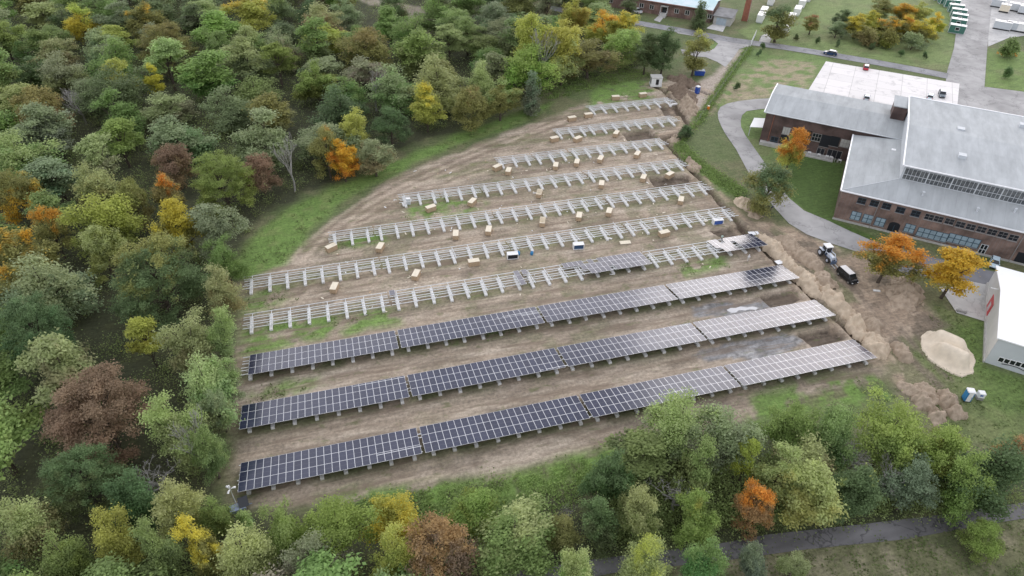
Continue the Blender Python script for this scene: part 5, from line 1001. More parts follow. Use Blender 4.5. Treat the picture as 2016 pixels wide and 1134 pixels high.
wl = [(1496, 42, 'small white trailer on the left of the tall dark tree'), (1502, 31, 'white trailer behind the small one left of the tall dark tree'), (1517, 8, 'white trailer at the top edge left of the tall dark tree'),
      (1545, 65, 'grey white trailer below the tall dark tree, nearest of its line'), (1556, 44, 'white trailer second in the line right of the tall dark tree'), (1568, 29, 'white trailer third in the line right of the tall dark tree'), (1578, 13, 'white trailer fourth in the line right of the tall dark tree'), (1590, 1, 'white trailer at the top edge end of the line')]
for u, v, lab in wl: cabin(u, v, (u+8, v-14), (5.4, 2.4, 2.5), M['white'], lab, 'white trailers by the tall dark tree', False, .35, name='white_trailer', cat='trailer')
for u, v, s_, lab, mm, z_ in ((1962, 14, 5, 'pale trailer left of the top right corner group, upper row', 'greywall', .5), (1975, 24, 3.6, 'small cream trailer in the upper row of the top right yard', 'crate_top', .6), (1998, 22, 6, 'long pale blue trailer in the upper row of the top right yard', 'greywall', .5), (2016, 28, 5, 'grey trailer at the right edge of the picture, upper row', 'greywall', .6),
                           (1970, 58, 6, 'pale blue trailer leftmost of the lower row in the top right yard', 'greywall', .5), (1992, 60, 5, 'pale blue trailer in the middle of the lower row, top right yard', 'greywall', .5), (2014, 64, 5, 'white trailer with dark strip at the right edge, lower row', 'white', .6)):
    cabin(u, v, (u+20, v+3.5), (s_, 2.4, 2.5), M[mm], lab, 'trailers parked in the top right yard', False, z_, name='yard_trailer', cat='trailer')
#==PART TREES
# ------------------------------------------------------------------ trees
def leaf_cloud(seed, lobes, nleaf, leaf, H, flat=.65, sig=.42, shell=(.62, 1.06), updir=.8):
    r_ = np.random.default_rng(seed); w_ = np.array([l[3]**2 for l in lobes]); w_ = w_/w_.sum(); Ps, Ns, Rn = [], [], []
    for (cx, cy, cz, rr), ww in zip(lobes, w_):
        n = int(nleaf*ww); nt_ = max(6, int(rr*rr*9)); d = r_.normal(size=(nt_*3, 3)); d /= np.linalg.norm(d, axis=1)[:, None]; d = d[d[:, 2] > -.55][:nt_]; nt_ = len(d)
        rad = rr*r_.uniform(shell[0], shell[1], nt_); tw = np.array([cx, cy, cz])+d*rad[:, None]*np.array([1, 1, .9]); tr = r_.random(nt_)
        k = r_.integers(0, nt_, n); P_ = tw[k]+r_.normal(size=(n, 3))*sig*np.array([1, 1, flat]); Ps.append(P_)
        nn = d[k]*.5+np.array([0, 0, updir])+r_.normal(size=(n, 3))*.45; Ns.append(nn/np.linalg.norm(nn, axis=1)[:, None]); Rn.append(.6*tr[k]+.4*r_.random(n))
    P_ = np.concatenate(Ps); Nn = np.concatenate(Ns); rn = np.concatenate(Rn); n = len(P_)
    t_ = np.cross(Nn, r_.normal(size=(n, 3))); t_ /= np.linalg.norm(t_, axis=1)[:, None]; b_ = np.cross(Nn, t_); s_ = leaf*r_.uniform(.55, 1.35, n)[:, None]
    V = np.stack([P_-t_*s_*.62, P_-b_*s_*.36+t_*s_*.05, P_+t_*s_*.62-Nn*s_*.12, P_+b_*s_*.36+t_*s_*.05], 1).reshape(-1, 3)
    return V, np.repeat(rn, 4), np.clip(np.repeat(P_[:, 2], 4)/H, 0, 1)
def crown_mesh(name, V, rn, hg):
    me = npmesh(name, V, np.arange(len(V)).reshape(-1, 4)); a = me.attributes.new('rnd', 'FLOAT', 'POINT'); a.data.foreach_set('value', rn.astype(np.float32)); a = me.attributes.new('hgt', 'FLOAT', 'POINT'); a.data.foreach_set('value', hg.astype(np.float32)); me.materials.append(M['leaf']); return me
def lobes_for(kind, seed):
    """crowns are modelled about 4 m in radius; z is measured from the ground, tree height about 12 m"""
    r_ = random.Random(seed); L = []
    if kind in ('broad', 'feather'):
        nlimb = r_.choice((5, 6, 7)) if kind == 'broad' else r_.choice((6, 7, 8)); a0 = r_.uniform(0, 6.28)
        for m_ in range(nlimb):
            a = a0+m_*6.28/nlimb+r_.uniform(-.5, .5); q = r_.uniform(1.2, 3.5) if m_ else r_.uniform(0, .8); zt = r_.uniform(6.0, 10.4)-.35*q if m_ else r_.uniform(9.8, 11.4); x0, y0 = q*math.cos(a), q*math.sin(a)
            big = r_.uniform(.75, 1.35)
            for k in range(5 if kind == 'broad' else 6):
                f = k/5; z = zt-f*r_.uniform(3.2, 5.6); o_ = .55+.5*f
                L.append((x0*(1-.15*f)+r_.gauss(0, o_), y0*(1-.15*f)+r_.gauss(0, o_), max(1.8, z), big*r_.uniform(.62, 1.1)*(1.0 if kind == 'broad' else .8)))
        L.append((0, 0, 6.2, 1.9)); L.append((r_.gauss(0, .8), r_.gauss(0, .8), 3.6, 1.7))
    elif kind == 'dome':
        for k in range(26): a = r_.uniform(0, 6.28); z = r_.uniform(1.8, 10.0); env = 3.7*math.sqrt(max(.05, 1-((z-5.0)/5.7)**2)); q = r_.uniform(.75, 1); L.append((env*q*math.cos(a), env*q*math.sin(a), z, r_.uniform(.9, 1.4)))
        L += [(0, 0, 9.8, 1.5), (0, 0, 6.5, 3.0)]
    elif kind == 'tall':
        for k in range(20): a = r_.uniform(0, 6.28); z = r_.uniform(2.0, 11.8); env = 2.1*math.sqrt(max(.05, 1-((z-7)/5.4)**2)); q = r_.uniform(.2, 1); L.append((env*q*math.cos(a), env*q*math.sin(a), z, r_.uniform(.8, 1.25)))
    elif kind == 'layered':
        for k in range(12):
            a = r_.uniform(0, 6.28); q = r_.uniform(.45, 1); z = r_.uniform(4.5, 10.4); env = 3.6*math.sqrt(max(.1, 1-((z-6.2)/5.2)**2))
            for m_ in range(3): L.append((env*q*math.cos(a)*(1-.32*m_), env*q*math.sin(a)*(1-.32*m_), z+r_.uniform(-.3, .3), r_.uniform(.7, 1.15)))
        L.append((0, 0, 10.6, 1.1))
    elif kind == 'grand':
        for k in range(60): a = r_.uniform(0, 6.28); z = r_.uniform(1.8, 10.6); env = 4.0*math.sqrt(max(.05, 1-((z-4.8)/6.2)**2)); q = r_.uniform(.7, 1.02); L.append((env*q*math.cos(a), env*q*math.sin(a), z, r_.uniform(.6, 1.0)))
        L += [(0, 0, 9.4, 1.5), (0, 0, 6.5, 3.1)]
    elif kind == 'conifer':
        for k in range(26): z = 1.0+10.6*(k/26); env = 1.7*(1-k/27); a = k*2.4; L.append((env*.6*math.cos(a), env*.6*math.sin(a), z, .45+env*.5))
    elif kind == 'bush':
        for k in range(12): a = r_.uniform(0, 6.28); q = r_.uniform(0, 1); L.append((2.9*q*math.cos(a), 2.9*q*math.sin(a), r_.uniform(1.0, 3.6)*(1.1-.45*q), r_.uniform(.9, 1.5)))
    return L
VARI = {}
spec = {'grand': (2, 36000, .155, 12), 'broad': (8, 14500, .275, 12), 'feather': (9, 14000, .25, 12), 'dome': (3, 14000, .265, 12), 'tall': (3, 7500, .29, 12), 'layered': (4, 11500, .30, 12), 'conifer': (2, 4200, .34, 12), 'bush': (4, 3000, .38, 4.5)}
sd_ = 100
for kname, (cnt, nl, lf, H) in spec.items():
    VARI[kname] = []
    for i in range(cnt):
        sd_ += 1; lob = lobes_for(kname, sd_); V, rn, hg = leaf_cloud(sd_, lob, nl, lf, H, sig={'feather': .5, 'grand': .28}.get(kname, .42), flat=.6 if kname != 'layered' else .38, updir=.8)
        # trunk with limbs reaching into the lobes
        b = MB(); r_ = random.Random(sd_); top = max(l[2] for l in lob)*.78
        lean = [(r_.uniform(-.25, .25), r_.uniform(-.25, .25)) for _ in range(4)]
        tp = [(0, 0, -.3), (lean[0][0], lean[0][1], top*.35), (lean[1][0]*1.5, lean[1][1]*1.5, top*.7), (lean[2][0]*2, lean[2][1]*2, top)]
        if kname == 'bush': tp = [(0, 0, -.2), (.1, 0, 1), (.1, .1, 2)]; b.tube(tp, [.12, .09, .03], 6)
        else: b.tube(tp, [.27, .20, .13, .04], 7)
        for l in lob[::2]:
            zb = min(top*.8, max(.5, l[2]*.55)); b.tube([(0.1, 0.05, zb), (l[0]*.55, l[1]*.55, (zb+l[2])/2+.2), (l[0], l[1], l[2])], [.10, .06, .02], 5)
        VARI[kname].append((crown_mesh('crown', V, rn, hg), b.mesh('trunk', M['bark'])))
def bare_mesh(seed, material, spread=1.0, H=11):
    r_ = random.Random(seed); b = MB()
    def grow(p, d, L, rad, lev):
        q = p+d*L*.5+Vector((r_.uniform(-.1, .1), r_.uniform(-.1, .1), .05))*L; e = q+(d+Vector((r_.uniform(-.25, .25), r_.uniform(-.25, .25), .08))).normalized()*L*.5
        b.tube([p, q, e], [rad, rad*.8, rad*.6], 5 if lev > 1 else 6, cap=False)
        if lev < 5:
            for k in range(r_.choice((2, 3, 3)) if lev else 5):
                a = r_.uniform(0, 6.28); s_ = r_.uniform(.45, .95)*spread; nd = (d+Vector((math.cos(a)*s_, math.sin(a)*s_, r_.uniform(-.15, .25)))).normalized(); grow(q.lerp(e, r_.uniform(.3, 1)), nd, L*r_.uniform(.55, .78), max(.02, rad*.55), lev+1)
    grow(Vector((0, 0, -.3)), Vector((0, 0, 1)), H*.36, .26, 0); return b.mesh('bare_branches', material)
BARE = [bare_mesh(5, M['barkpale'], 1.0), bare_mesh(9, M['barkpale'], 1.35, 9), bare_mesh(14, M['barkpale'], .55, 13)]

COLS = {'green': (0.258, 0.355, 0.122), 'bright green': (0.304, 0.411, 0.116), 'pale green': (0.403, 0.468, 0.199), 'grey green': (0.324, 0.38, 0.205), 'dark green': (0.158, 0.228, 0.099), 'olive': (0.304, 0.304, 0.105), 'yellow green': (0.462, 0.487, 0.122), 'yellow': (0.608, 0.526, 0.088), 'gold': (0.66, 0.44, 0.06), 'orange': (0.68, 0.33, 0.06), 'rust': (0.4, 0.265, 0.125), 'brown': (0.266, 0.198, 0.136), 'grey brown': (0.328, 0.305, 0.215), 'olive brown': (0.33, 0.292, 0.116), 'red brown': (0.311, 0.215, 0.141), 'blue green': (0.238, 0.304, 0.189)}
TREES = []   # everything placed, for spacing and for labels
def tree(x, y, kind, rad, h, col, label=None, second=None, split=1.1, short=None, name=None, cat='tree'):
    if second and split >= 1.25 and second in ('gold', 'orange', 'yellow', 'rust', 'yellow green') and col not in ('orange', 'gold', 'rust'): tip, col_, second = second, col, col
    else: tip, col_ = col, col
    base = {'bush': 4.3}.get(kind, 12.0); rb = {'grand': 4.9, 'broad': 4.3, 'feather': 4.4, 'dome': 4.7, 'tall': 3.0, 'layered': 4.4, 'conifer': 1.9, 'bush': 3.9}[kind]*(.96 if kind in ('broad', 'feather') else 1); cr_, tk_ = random.choice(VARI[kind])
    t = obj(name or {'conifer': 'conifer_tree', 'bush': 'bush'}.get(kind, 'deciduous_tree'), None, None, (x, y, 0), random.uniform(0, 6.28)); ax_ = random.uniform(.84, 1.19); t.scale = (rad/rb*ax_, rad/rb/ax_, h/base)
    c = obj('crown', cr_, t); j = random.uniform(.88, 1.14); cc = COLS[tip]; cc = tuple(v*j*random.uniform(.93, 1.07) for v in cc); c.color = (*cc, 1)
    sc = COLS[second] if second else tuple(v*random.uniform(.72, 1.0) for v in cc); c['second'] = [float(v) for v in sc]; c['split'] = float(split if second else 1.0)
    obj('trunk', tk_, t)
    u, v, z_ = px((x, y, h*.62)); TREES.append(dict(o=t, x=x, y=y, r=rad, h=h, u=u, v=v, col=col if isinstance(col, str) else 'green', label=label, short=short, kind=kind, cat=cat)); return t
def ltree(u, v, wpx_, kind, h, col, label, short=None, second=None, split=1.1, hc=.62, **k):
    p = at(u, v, h*hc); d = (p-CAM).dot(FW); return tree(p.x, p.y, kind, wpx_*d/FPX, h, col, label, second, split, short, **k)
def btree(u, v, idx, h, label, short=None, sc=1.0):
    p = at(u, v, h*.6); t = obj('bare_tree', None, None, (p.x, p.y, 0), random.uniform(0, 6.28)); s_ = h/11; t.scale = (s_*sc, s_*sc, s_); obj('branches', BARE[idx], t); TREES.append(dict(o=t, x=p.x, y=p.y, r=3.0*sc, h=h, u=u, v=v, col='bare', label=label, short=short, kind='bare', cat='tree'))
random.seed(21)
LM = [  # u, v, half width px, kind, height, colour, label, short name, second colour, split
 (75, 205, 52, 'dome', 15, 'olive brown', 'olive brown dome tree with a red orange patch near the left edge', 'the dome tree with red patch', 'rust', 1.0),
 (325, 80, 62, 'grand', 17, 'olive brown', 'big dark olive brown dome tree near the top left', 'the big olive dome tree', 'olive', 1.2),
 (285, 35, 36, 'broad', 15, 'olive', 'olive tree with a golden top behind the big olive dome tree', None, 'gold', 1.5),
 (158, 40, 36, 'broad', 15, 'yellow green', 'yellow green tree at the top left, left of the olive dome tree', 'the yellow green top left tree', 'yellow', 1.2),
 (232, 148, 36, 'layered', 14, 'yellow green', 'pale yellow green layered tree in the upper left wood', 'the pale yellow layered tree'),
 (300, 155, 20, 'layered', 14, 'yellow', 'slim yellow tree standing out in the upper left wood', 'the slim yellow tree'),
 (420, 55, 55, 'broad', 15, 'bright green', 'broad bright green tree right of the big olive dome tree', 'the broad bright green tree'),
 (490, 18, 48, 'broad', 15, 'yellow green', 'wide yellow green tree at the top edge', 'the wide yellow green top tree', 'yellow', 1.4),
 (548, 80, 42, 'feather', 15, 'grey green', 'grey feathery tree in the upper middle of the wood', 'the grey feathery tree'),
 (718, 88, 55, 'dome', 16, 'olive brown', 'olive brown dome tree in the upper middle of the wood', 'the middle olive brown dome', 'olive', 1.2),
 (820, 95, 62, 'broad', 16, 'bright green', 'broad bright green tree right of the middle olive brown dome', 'the upper bright green tree'),
 (772, 14, 30, 'dome', 13, 'dark green', 'round dark green tree beside the clearing at the top edge', 'the dark round top tree'),
 (1045, 72, 44, 'broad', 24, 'yellow green', 'very tall yellow green tree with pale trunk above the field', 'the very tall yellow green tree', 'pale green', .9),
 (1110, 82, 44, 'broad', 23, 'yellow green', 'tall yellow green tree right beside the tallest pale trunked one', None, 'pale green', .9),
 (1185, 50, 38, 'broad', 14, 'yellow green', 'yellow tinted tree left of the white pickup truck', 'the yellow tinted roadside tree', 'gold', 1.3),
 (1232, 52, 36, 'broad', 13, 'yellow green', 'yellow green tree in front of the white pickup truck', None, 'yellow', 1.3),
 (1275, 92, 32, 'broad', 15, 'dark green', 'dark green tree left of the yellow tipped tree by the road loop', None),
 (1310, 88, 32, 'broad', 16, 'dark green', 'dark green tree with bright yellow tip by the road loop', 'the yellow tipped dark tree', 'yellow', 1.75),
 (1372, 95, 27, 'tall', 15, 'yellow green', 'slender yellow green tree on the grass island by the road', 'the slender island tree', 'olive', 1.4),
 (838, 198, 40, 'broad', 15, 'yellow green', 'yellow green tree with a bright yellow patch at the wood edge', 'the bright yellow patched tree', 'yellow', 1.35),
 (926, 200, 42, 'dome', 14, 'olive', 'dark olive dome tree with rusty top at the wood edge', 'the rusty topped dome tree', 'rust', 1.55),
 (985, 182, 36, 'broad', 14, 'pale green', 'pale olive green tree right of the rusty topped dome tree', None, 'olive', 1.2),
 (1048, 172, 17, 'conifer', 14, 'blue green', 'slim blue grey conifer at the upper wood edge', 'the slim blue conifer'),
 (768, 240, 36, 'dome', 13, 'dark green', 'dark green dome tree at the wood edge, left of the yellow patched tree', 'the dark edge dome'),
 (700, 248, 30, 'broad', 14, 'yellow green', 'yellow green tree above the orange tree at the wood edge', None),
 (735, 300, 38, 'dome', 11, 'grey green', 'low grey green dome tree right of the bright orange tree', 'the low grey dome'),
 (640, 285, 34, 'dome', 15, 'olive', 'olive tree with orange red top left of the bright orange tree', 'the orange topped olive tree', 'orange', 1.5),
 (673, 305, 32, 'broad', 12, 'gold', 'bright orange tree at the left edge of the field', 'the bright orange field tree', 'orange', 1.0),
 (510, 332, 34, 'dome', 12, 'red brown', 'red brown tree left of the bare white birch', 'the red brown tree'),
 (338, 315, 42, 'dome', 13, 'red brown', 'wide red brown crown in the middle of the left wood', 'the wide red brown crown'),
 (432, 345, 66, 'grand', 16, 'bright green', 'big mid green tree between the two red brown trees', 'the big mid green tree'),
 (325, 378, 34, 'broad', 13, 'olive brown', 'orange brown tree below the wide red brown crown', 'the orange brown tree', 'orange', 1.35),
 (258, 388, 38, 'dome', 14, 'olive', 'olive grey tree left of the orange brown tree', None),
 (28, 372, 44, 'dome', 15, 'olive', 'golden olive dome tree at the left edge', 'the golden olive left tree', 'gold', 1.0),
 (96, 442, 38, 'dome', 14, 'olive', 'dome tree with orange gold top near the left edge', 'the orange gold left tree', 'orange', 1.35),
 (352, 438, 46, 'broad', 15, 'yellow', 'golden yellow tree above the huge dark olive tree', 'the golden yellow tree', 'olive', 1.0),
 (300, 525, 98, 'grand', 19, 'olive', 'huge dark olive dome tree in the left middle', 'the huge olive dome', 'dark green', 1.25),
 (45, 500, 62, 'broad', 16, 'olive', 'dark tree speckled with gold at the left edge', 'the gold speckled tree', 'gold', 1.3),
 (195, 480, 38, 'broad', 14, 'pale green', 'pale green tree left of the huge dark olive tree', None),
 (420, 440, 50, 'broad', 15, 'grey green', 'grey green tree right of the golden yellow tree', None),
 (430, 560, 42, 'feather', 14, 'pale green', 'pale feathery tree at the field edge by the rack ends', 'the feathery field edge tree'),
 (372, 665, 55, 'feather', 15, 'pale green', 'pale green feathery tree left of the top panel row', 'the pale tree by the top panel row'),
 (190, 800, 112, 'grand', 15, 'brown', 'very broad purple brown tree in the lower left', 'the big purple brown tree', 'red brown', 1.1),
 (285, 665, 42, 'layered', 12, 'yellow green', 'yellowish green layered tree at the small clearing', 'the clearing tree'),
 (400, 740, 60, 'feather', 15, 'pale green', 'pale feathery tree right above the purple brown tree', None),
 (330, 830, 62, 'feather', 14, 'pale green', 'pale green tree right of the purple brown tree', None),
 (405, 875, 40, 'feather', 13, 'green', 'mid green tree beside the near left panel corner', None),
 (60, 640, 70, 'grand', 16, 'dark green', 'large dark green crown at the left edge below the gold speckled tree', None),
 (150, 930, 80, 'grand', 13, 'dark green', 'large dark green crown below the purple brown tree', None),
 (45, 1020, 62, 'feather', 15, 'pale green', 'pale green tree in the bottom left corner', 'the bottom left corner tree'),
 (212, 1048, 44, 'feather', 14, 'yellow green', 'yellow green tree near the bottom left', 'the bottom yellow green tree'),
 (300, 1068, 42, 'feather', 14, 'green', 'mid green tree between the yellow green and the golden bottom trees', None),
 (386, 1065, 40, 'broad', 13, 'yellow', 'golden yellow tree at the bottom left', 'the bottom golden tree', 'olive', 1.0),
 (478, 1075, 62, 'feather', 14, 'pale green', 'pale green tree right of the bottom golden tree', None),
 (560, 1030, 46, 'feather', 12, 'green', 'green tree below the near left panel corner', None),
 (668, 1035, 64, 'feather', 12, 'bright green', 'bright green tree below the nearest panel row', None),
 (780, 1005, 54, 'feather', 12, 'yellow green', 'tree with bright yellow top at the bottom middle', 'the yellow topped bottom tree', 'yellow', 1.2),
 (780, 1085, 44, 'feather', 13, 'yellow green', 'yellow green tree at the bottom edge left of the rust brown tree', None),
 (866, 1070, 68, 'dome', 15, 'rust', 'rust brown dome tree at the bottom edge', 'the bottom rust tree', 'brown', 1.1),
 (1015, 1035, 88, 'feather', 14, 'pale green', 'wide pale green tree right of the bottom rust tree', None, 'green', 1.2),
 (930, 1005, 62, 'feather', 12, 'bright green', 'bright green tree above the bottom rust tree', None),
 (1205, 925, 52, 'broad', 13, 'dark green', 'dark green tree at the left of the near right tree group', 'the dark left group tree'),
 (1255, 1000, 46, 'broad', 13, 'pale green', 'rounded pale green tree right above the asphalt path', None),
 (1180, 1010, 42, 'broad', 12, 'dark green', 'dark green tree at the left end of the path group', None),
 (1372, 915, 52, 'broad', 14, 'green', 'mid green tree behind the bare white branched tree', None),
 (1490, 990, 42, 'dome', 11, 'orange', 'orange tree beside the asphalt path', 'the orange path tree', 'rust', 1.2),
 (1540, 925, 44, 'broad', 13, 'pale green', 'light green tree above the orange path tree', None),
 (1472, 900, 30, 'layered', 12, 'yellow green', 'yellow green tree above the orange path tree', None),
 (1345, 830, 62, 'feather', 15, 'pale green', 'feathery tree overlapping the nearest panel row', 'the tree overlapping the panels'),
 (1440, 855, 66, 'feather', 15, 'grey green', 'feathery grey green tree right of the one overlapping the panels', None),
 (1560, 830, 52, 'feather', 14, 'green', 'green tree in the middle of the near right group', None),
 (1645, 840, 54, 'feather', 14, 'green', 'green feathery tree below the nearest row right end', None),
 (1760, 840, 66, 'feather', 15, 'bright green', 'bright green feathery tree left of the soil heaps', None),
 (1850, 880, 56, 'broad', 13, 'bright green', 'bright green tree below the soil heaps', None),
 (1905, 935, 52, 'feather', 13, 'bright green', 'bright green feathery tree near the lower right edge', None),
 (1990, 895, 32, 'dome', 12, 'rust', 'rust brown tree at the right edge', 'the right edge rust tree', 'green', 1.0),
 (1690, 965, 58, 'broad', 12, 'dark green', 'dark green tree with yellowish top by the path', None, 'yellow green', 1.6),
 (1800, 950, 50, 'broad', 11, 'blue green', 'blue green tree by the path at the right', None),
 (1376, 1012, 46, 'broad', 11, 'bright green', 'bright green tree below the bare white branched tree', None, 'yellow green', 1.5),
 (1135, 1112, 44, 'feather', 12, 'pale green', 'pale green tree at the bottom edge left of the path', None),
 (1275, 1108, 48, 'feather', 13, 'pale green', 'pale yellowish tree at the bottom edge beside the path', None, 'yellow green', 1.3),
 (1385, 1095, 42, 'feather', 13, 'green', 'green tree standing before the path at the bottom edge', None),
 (1485, 1108, 40, 'broad', 9, 'blue green', 'blue green shrub tree before the path at the bottom edge', None),
 (1565, 1108, 28, 'broad', 7, 'grey green', 'low grey green shrub tree before the path', None),
 (1940, 1055, 40, 'dome', 6.5, 'bright green', 'round bright green bush in the rough grass below the path', 'the round bush'),
 (1518, 356, 50, 'dome', 13.5, 'dark green', 'big dark green tree at the bend of the drive', 'the big drive tree', 'olive', 1.1),
 (1564, 282, 32, 'broad', 14, 'orange', 'tree with orange top and green base before the dark wing', 'the orange topped wing tree', 'yellow green', 1.0),
 (1754, 498, 52, 'broad', 12.5, 'orange', 'orange maple tree before the brick hall', 'the orange maple', 'olive', 1.05),
 (1884, 528, 60, 'layered', 12.5, 'gold', 'golden yellow maple tree before the white building', 'the golden maple', 'olive', .75),
 (1537, 36, 32, 'tall', 14, 'dark green', 'tall dark tree among the white trailers', 'the tall trailer tree', 'olive', 1.2),
 (1600, 42, 19, 'broad', 8, 'rust', 'small rust red tree on the lawn by the trailers', 'the small rust lawn tree', 'olive', 1.3),
 (1380, 22, 15, 'conifer', 11, 'dark green', 'dark conifer before the teal roofed building', 'the dark conifer'),
 (1238, 12, 20, 'tall', 9, 'dark green', 'dark tree against the teal roofed brick building', None),
 (1662, 32, 22, 'broad', 8, 'dark green', 'dark green tree at the left of the golden grove', None), (1650, 52, 16, 'broad', 7, 'grey green', 'small grey green tree at the lower left of the golden grove', None),
 (1690, 45, 28, 'broad', 9, 'yellow', 'yellow tree at the left side of the golden grove', 'the left grove tree', 'olive', 1.1), (1722, 40, 26, 'broad', 9, 'yellow', 'yellow tree second from the left in the golden grove', None, 'yellow green', 1.2), (1755, 48, 28, 'broad', 9, 'gold', 'golden tree in the middle of the grove', None, 'olive', 1.2), (1790, 48, 28, 'broad', 9, 'orange', 'orange tinted tree in the grove on the lawn', None, 'yellow', 1.3),
 (1820, 52, 26, 'broad', 9, 'yellow', 'yellow tree at the right side of the golden grove', None, 'olive', 1.1), (1778, 20, 26, 'broad', 9, 'gold', 'golden tree at the back of the grove', None, 'olive', 1.1), (1740, 15, 30, 'broad', 9, 'olive', 'olive tree at the back left of the golden grove', None), (1812, 18, 26, 'broad', 9, 'yellow green', 'yellow green tree at the back right of the golden grove', None), (1845, 40, 16, 'broad', 8, 'yellow', 'slim yellow tree at the right end of the golden grove', None),
 (1710, 70, 26, 'bush', 6, 'olive', 'olive shrub at the lower left of the golden grove', None), (1750, 74, 26, 'bush', 6, 'olive', 'olive shrub at the lower middle of the golden grove', None), (1800, 78, 24, 'bush', 6, 'grey green', 'dark shrub at the lower right of the golden grove', None),
 (1990, 92, 30, 'bush', 6, 'green', 'green bush on the lawn at the right edge', None, 'orange', .62), (1985, 140, 12, 'bush', 4, 'dark green', 'small dark bush on the right lawn above the wide road', None),
 (435, 640, 36, 'feather', 13, 'pale green', 'pale feathery tree at the left ends of the two lower rack rows', None),
 (438, 500, 36, 'feather', 12, 'green', 'green feathery tree at the field edge just above the lower racks', None),
 (440, 735, 30, 'feather', 11, 'pale green', 'small pale tree at the left end of the third nearest panel row', None),
 (425, 795, 30, 'feather', 11, 'grey green', 'grey green tree at the left end of the second nearest panel row', None),
 (255, 965, 52, 'feather', 13, 'dark green', 'dark green tree left of the lower left bare tree', None),
 (345, 985, 50, 'feather', 13, 'pale green', 'pale green tree below the lower left bare tree', None),
 (420, 1005, 36, 'feather', 10, 'green', 'small green tree left of the camera mast', None),
 (120, 1085, 48, 'feather', 14, 'green', 'green tree at the bottom edge between the corner tree and the yellow green one', None),
 (620, 1085, 50, 'feather', 12, 'grey green', 'grey green tree at the bottom edge below the nearest panel row', None),
 (1110, 1040, 42, 'feather', 9, 'olive', 'olive shrubby tree at the left end of the path group', None),
 (482, 1022, 26, 'bush', 3.6, 'pale green', 'low pale green bush before the camera mast trailer', None),
 (1350, 258, 20, 'bush', 3.5, 'dark green', 'dark green bush at the ditch by the rack ends', None),
]
for e in LM:
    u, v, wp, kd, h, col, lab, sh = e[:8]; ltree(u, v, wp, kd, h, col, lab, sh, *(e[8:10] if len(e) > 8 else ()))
btree(568, 318, 2, 14, 'bare white birch trunk between red brown tree and orange tree', 'the bare birch', .8); btree(298, 925, 1, 11, 'bare white branched tree below the purple brown tree', 'the lower left bare tree'); btree(1338, 955, 1, 12, 'bare white branched tree in the near right group', 'the near bare tree', 1.1)
btree(1692, 885, 1, 11, 'grey bare branched tree in the near right group', 'the grey bare tree', 1.0); btree(385, 870, 2, 12, 'thin bare stems right of the purple brown tree', None, .8); btree(150, 195, 0, 13, 'bare grey branches right of the dome tree with red patch', None); btree(200, 110, 0, 13, 'bare grey branches in the upper left wood', None); btree(1068, 110, 2, 19, 'pale bare trunk rising within the very tall yellow green tree', None, .9); btree(1765, 935, 0, 10, 'grey bare tree beside the blue green path tree', None)
btree(735, 165, 0, 14, 'grey bare branches left of the upper bright green tree', None); btree(1120, 1000, 1, 6, 'low tangle of bare twigs left of the path group', None, .7)
# small saplings on the lawns
for k, (u, v, lab) in enumerate([(1566, 80, 'thin sapling on the verge right of the road gate'), (1608, 86, 'tiny sapling on the verge above the dark blue car'), (1648, 92, 'small sapling above the driving dark blue car'), (1680, 78, 'dark sapling on the lawn below the golden grove left side'), (1716, 98, 'sapling on the lawn below the golden grove middle'), (1772, 112, 'sapling on the lawn above the concrete lot'), (1818, 116, 'twiggy sapling at the right of the lawn above the lot'), (1500, 98, 'dark shrub below the road by the gate'), (1493, 112, 'dark shrub on the rough ground below the gate'), (1450, 178, 'small sapling left of the curved drive')]):
    p = at(u, v); tree(p.x, p.y, 'bush', 1.1, 2.6, 'dark green', lab, name='sapling')
# fill the wood: regular woodland trees between the ones that stand out
def inpoly(x, y, poly):
    c = False; n = len(poly)
    for i in range(n):
        ax, ay = poly[i]; bx, by = poly[(i+1) % n]
        if (ay > y) != (by > y) and x < (bx-ax)*(y-ay)/(by-ay)+ax: c = not c
    return c
F1 = P2([(-260, -90), (1000, -90), (1165, 10), (1195, 62), (1300, 120), (1180, 150), (1090, 172), (960, 238), (850, 275), (760, 312), (690, 352), (590, 385), (520, 425), (470, 500), (430, 600), (418, 720), (410, 860), (405, 990), (420, 1030), (-260, 1300)])
F2 = P2([(-200, 1120), (420, 1075), (600, 1100), (760, 1095), (950, 1100), (1060, 1120), (960, 1150), (900, 1250), (880, 1350), (-200, 1500)])
F3 = P2([(1165, 1085), (1150, 1040), (1190, 985), (1300, 930), (1420, 910), (1560, 905), (1700, 925), (1800, 950), (1900, 975), (2060, 985), (1850, 1003), (1690, 1020), (1500, 1042), (1400, 1056), (1250, 1080)])
CLEAR = [P2(l) for l in ([(150, 760), (210, 665), (270, 640), (310, 700), (260, 740)], [(690, 20), (740, -20), (860, 0), (860, 60), (800, 70)], [(560, 365), (620, 345), (640, 365), (590, 385)])]
wts = [('green', 32), ('bright green', 14), ('pale green', 26), ('grey green', 20), ('dark green', 5), ('olive', 5), ('yellow green', 6), ('olive brown', .7), ('grey brown', .8)]
KEEP = [(463, 962), (470, 830), (474, 722), (480, 640), (482, 552), (640, 480), (505, 975), (1500, 770), (1600, 750), (1700, 730), (1490, 985), (1700, 1050), (1560, 1065)]
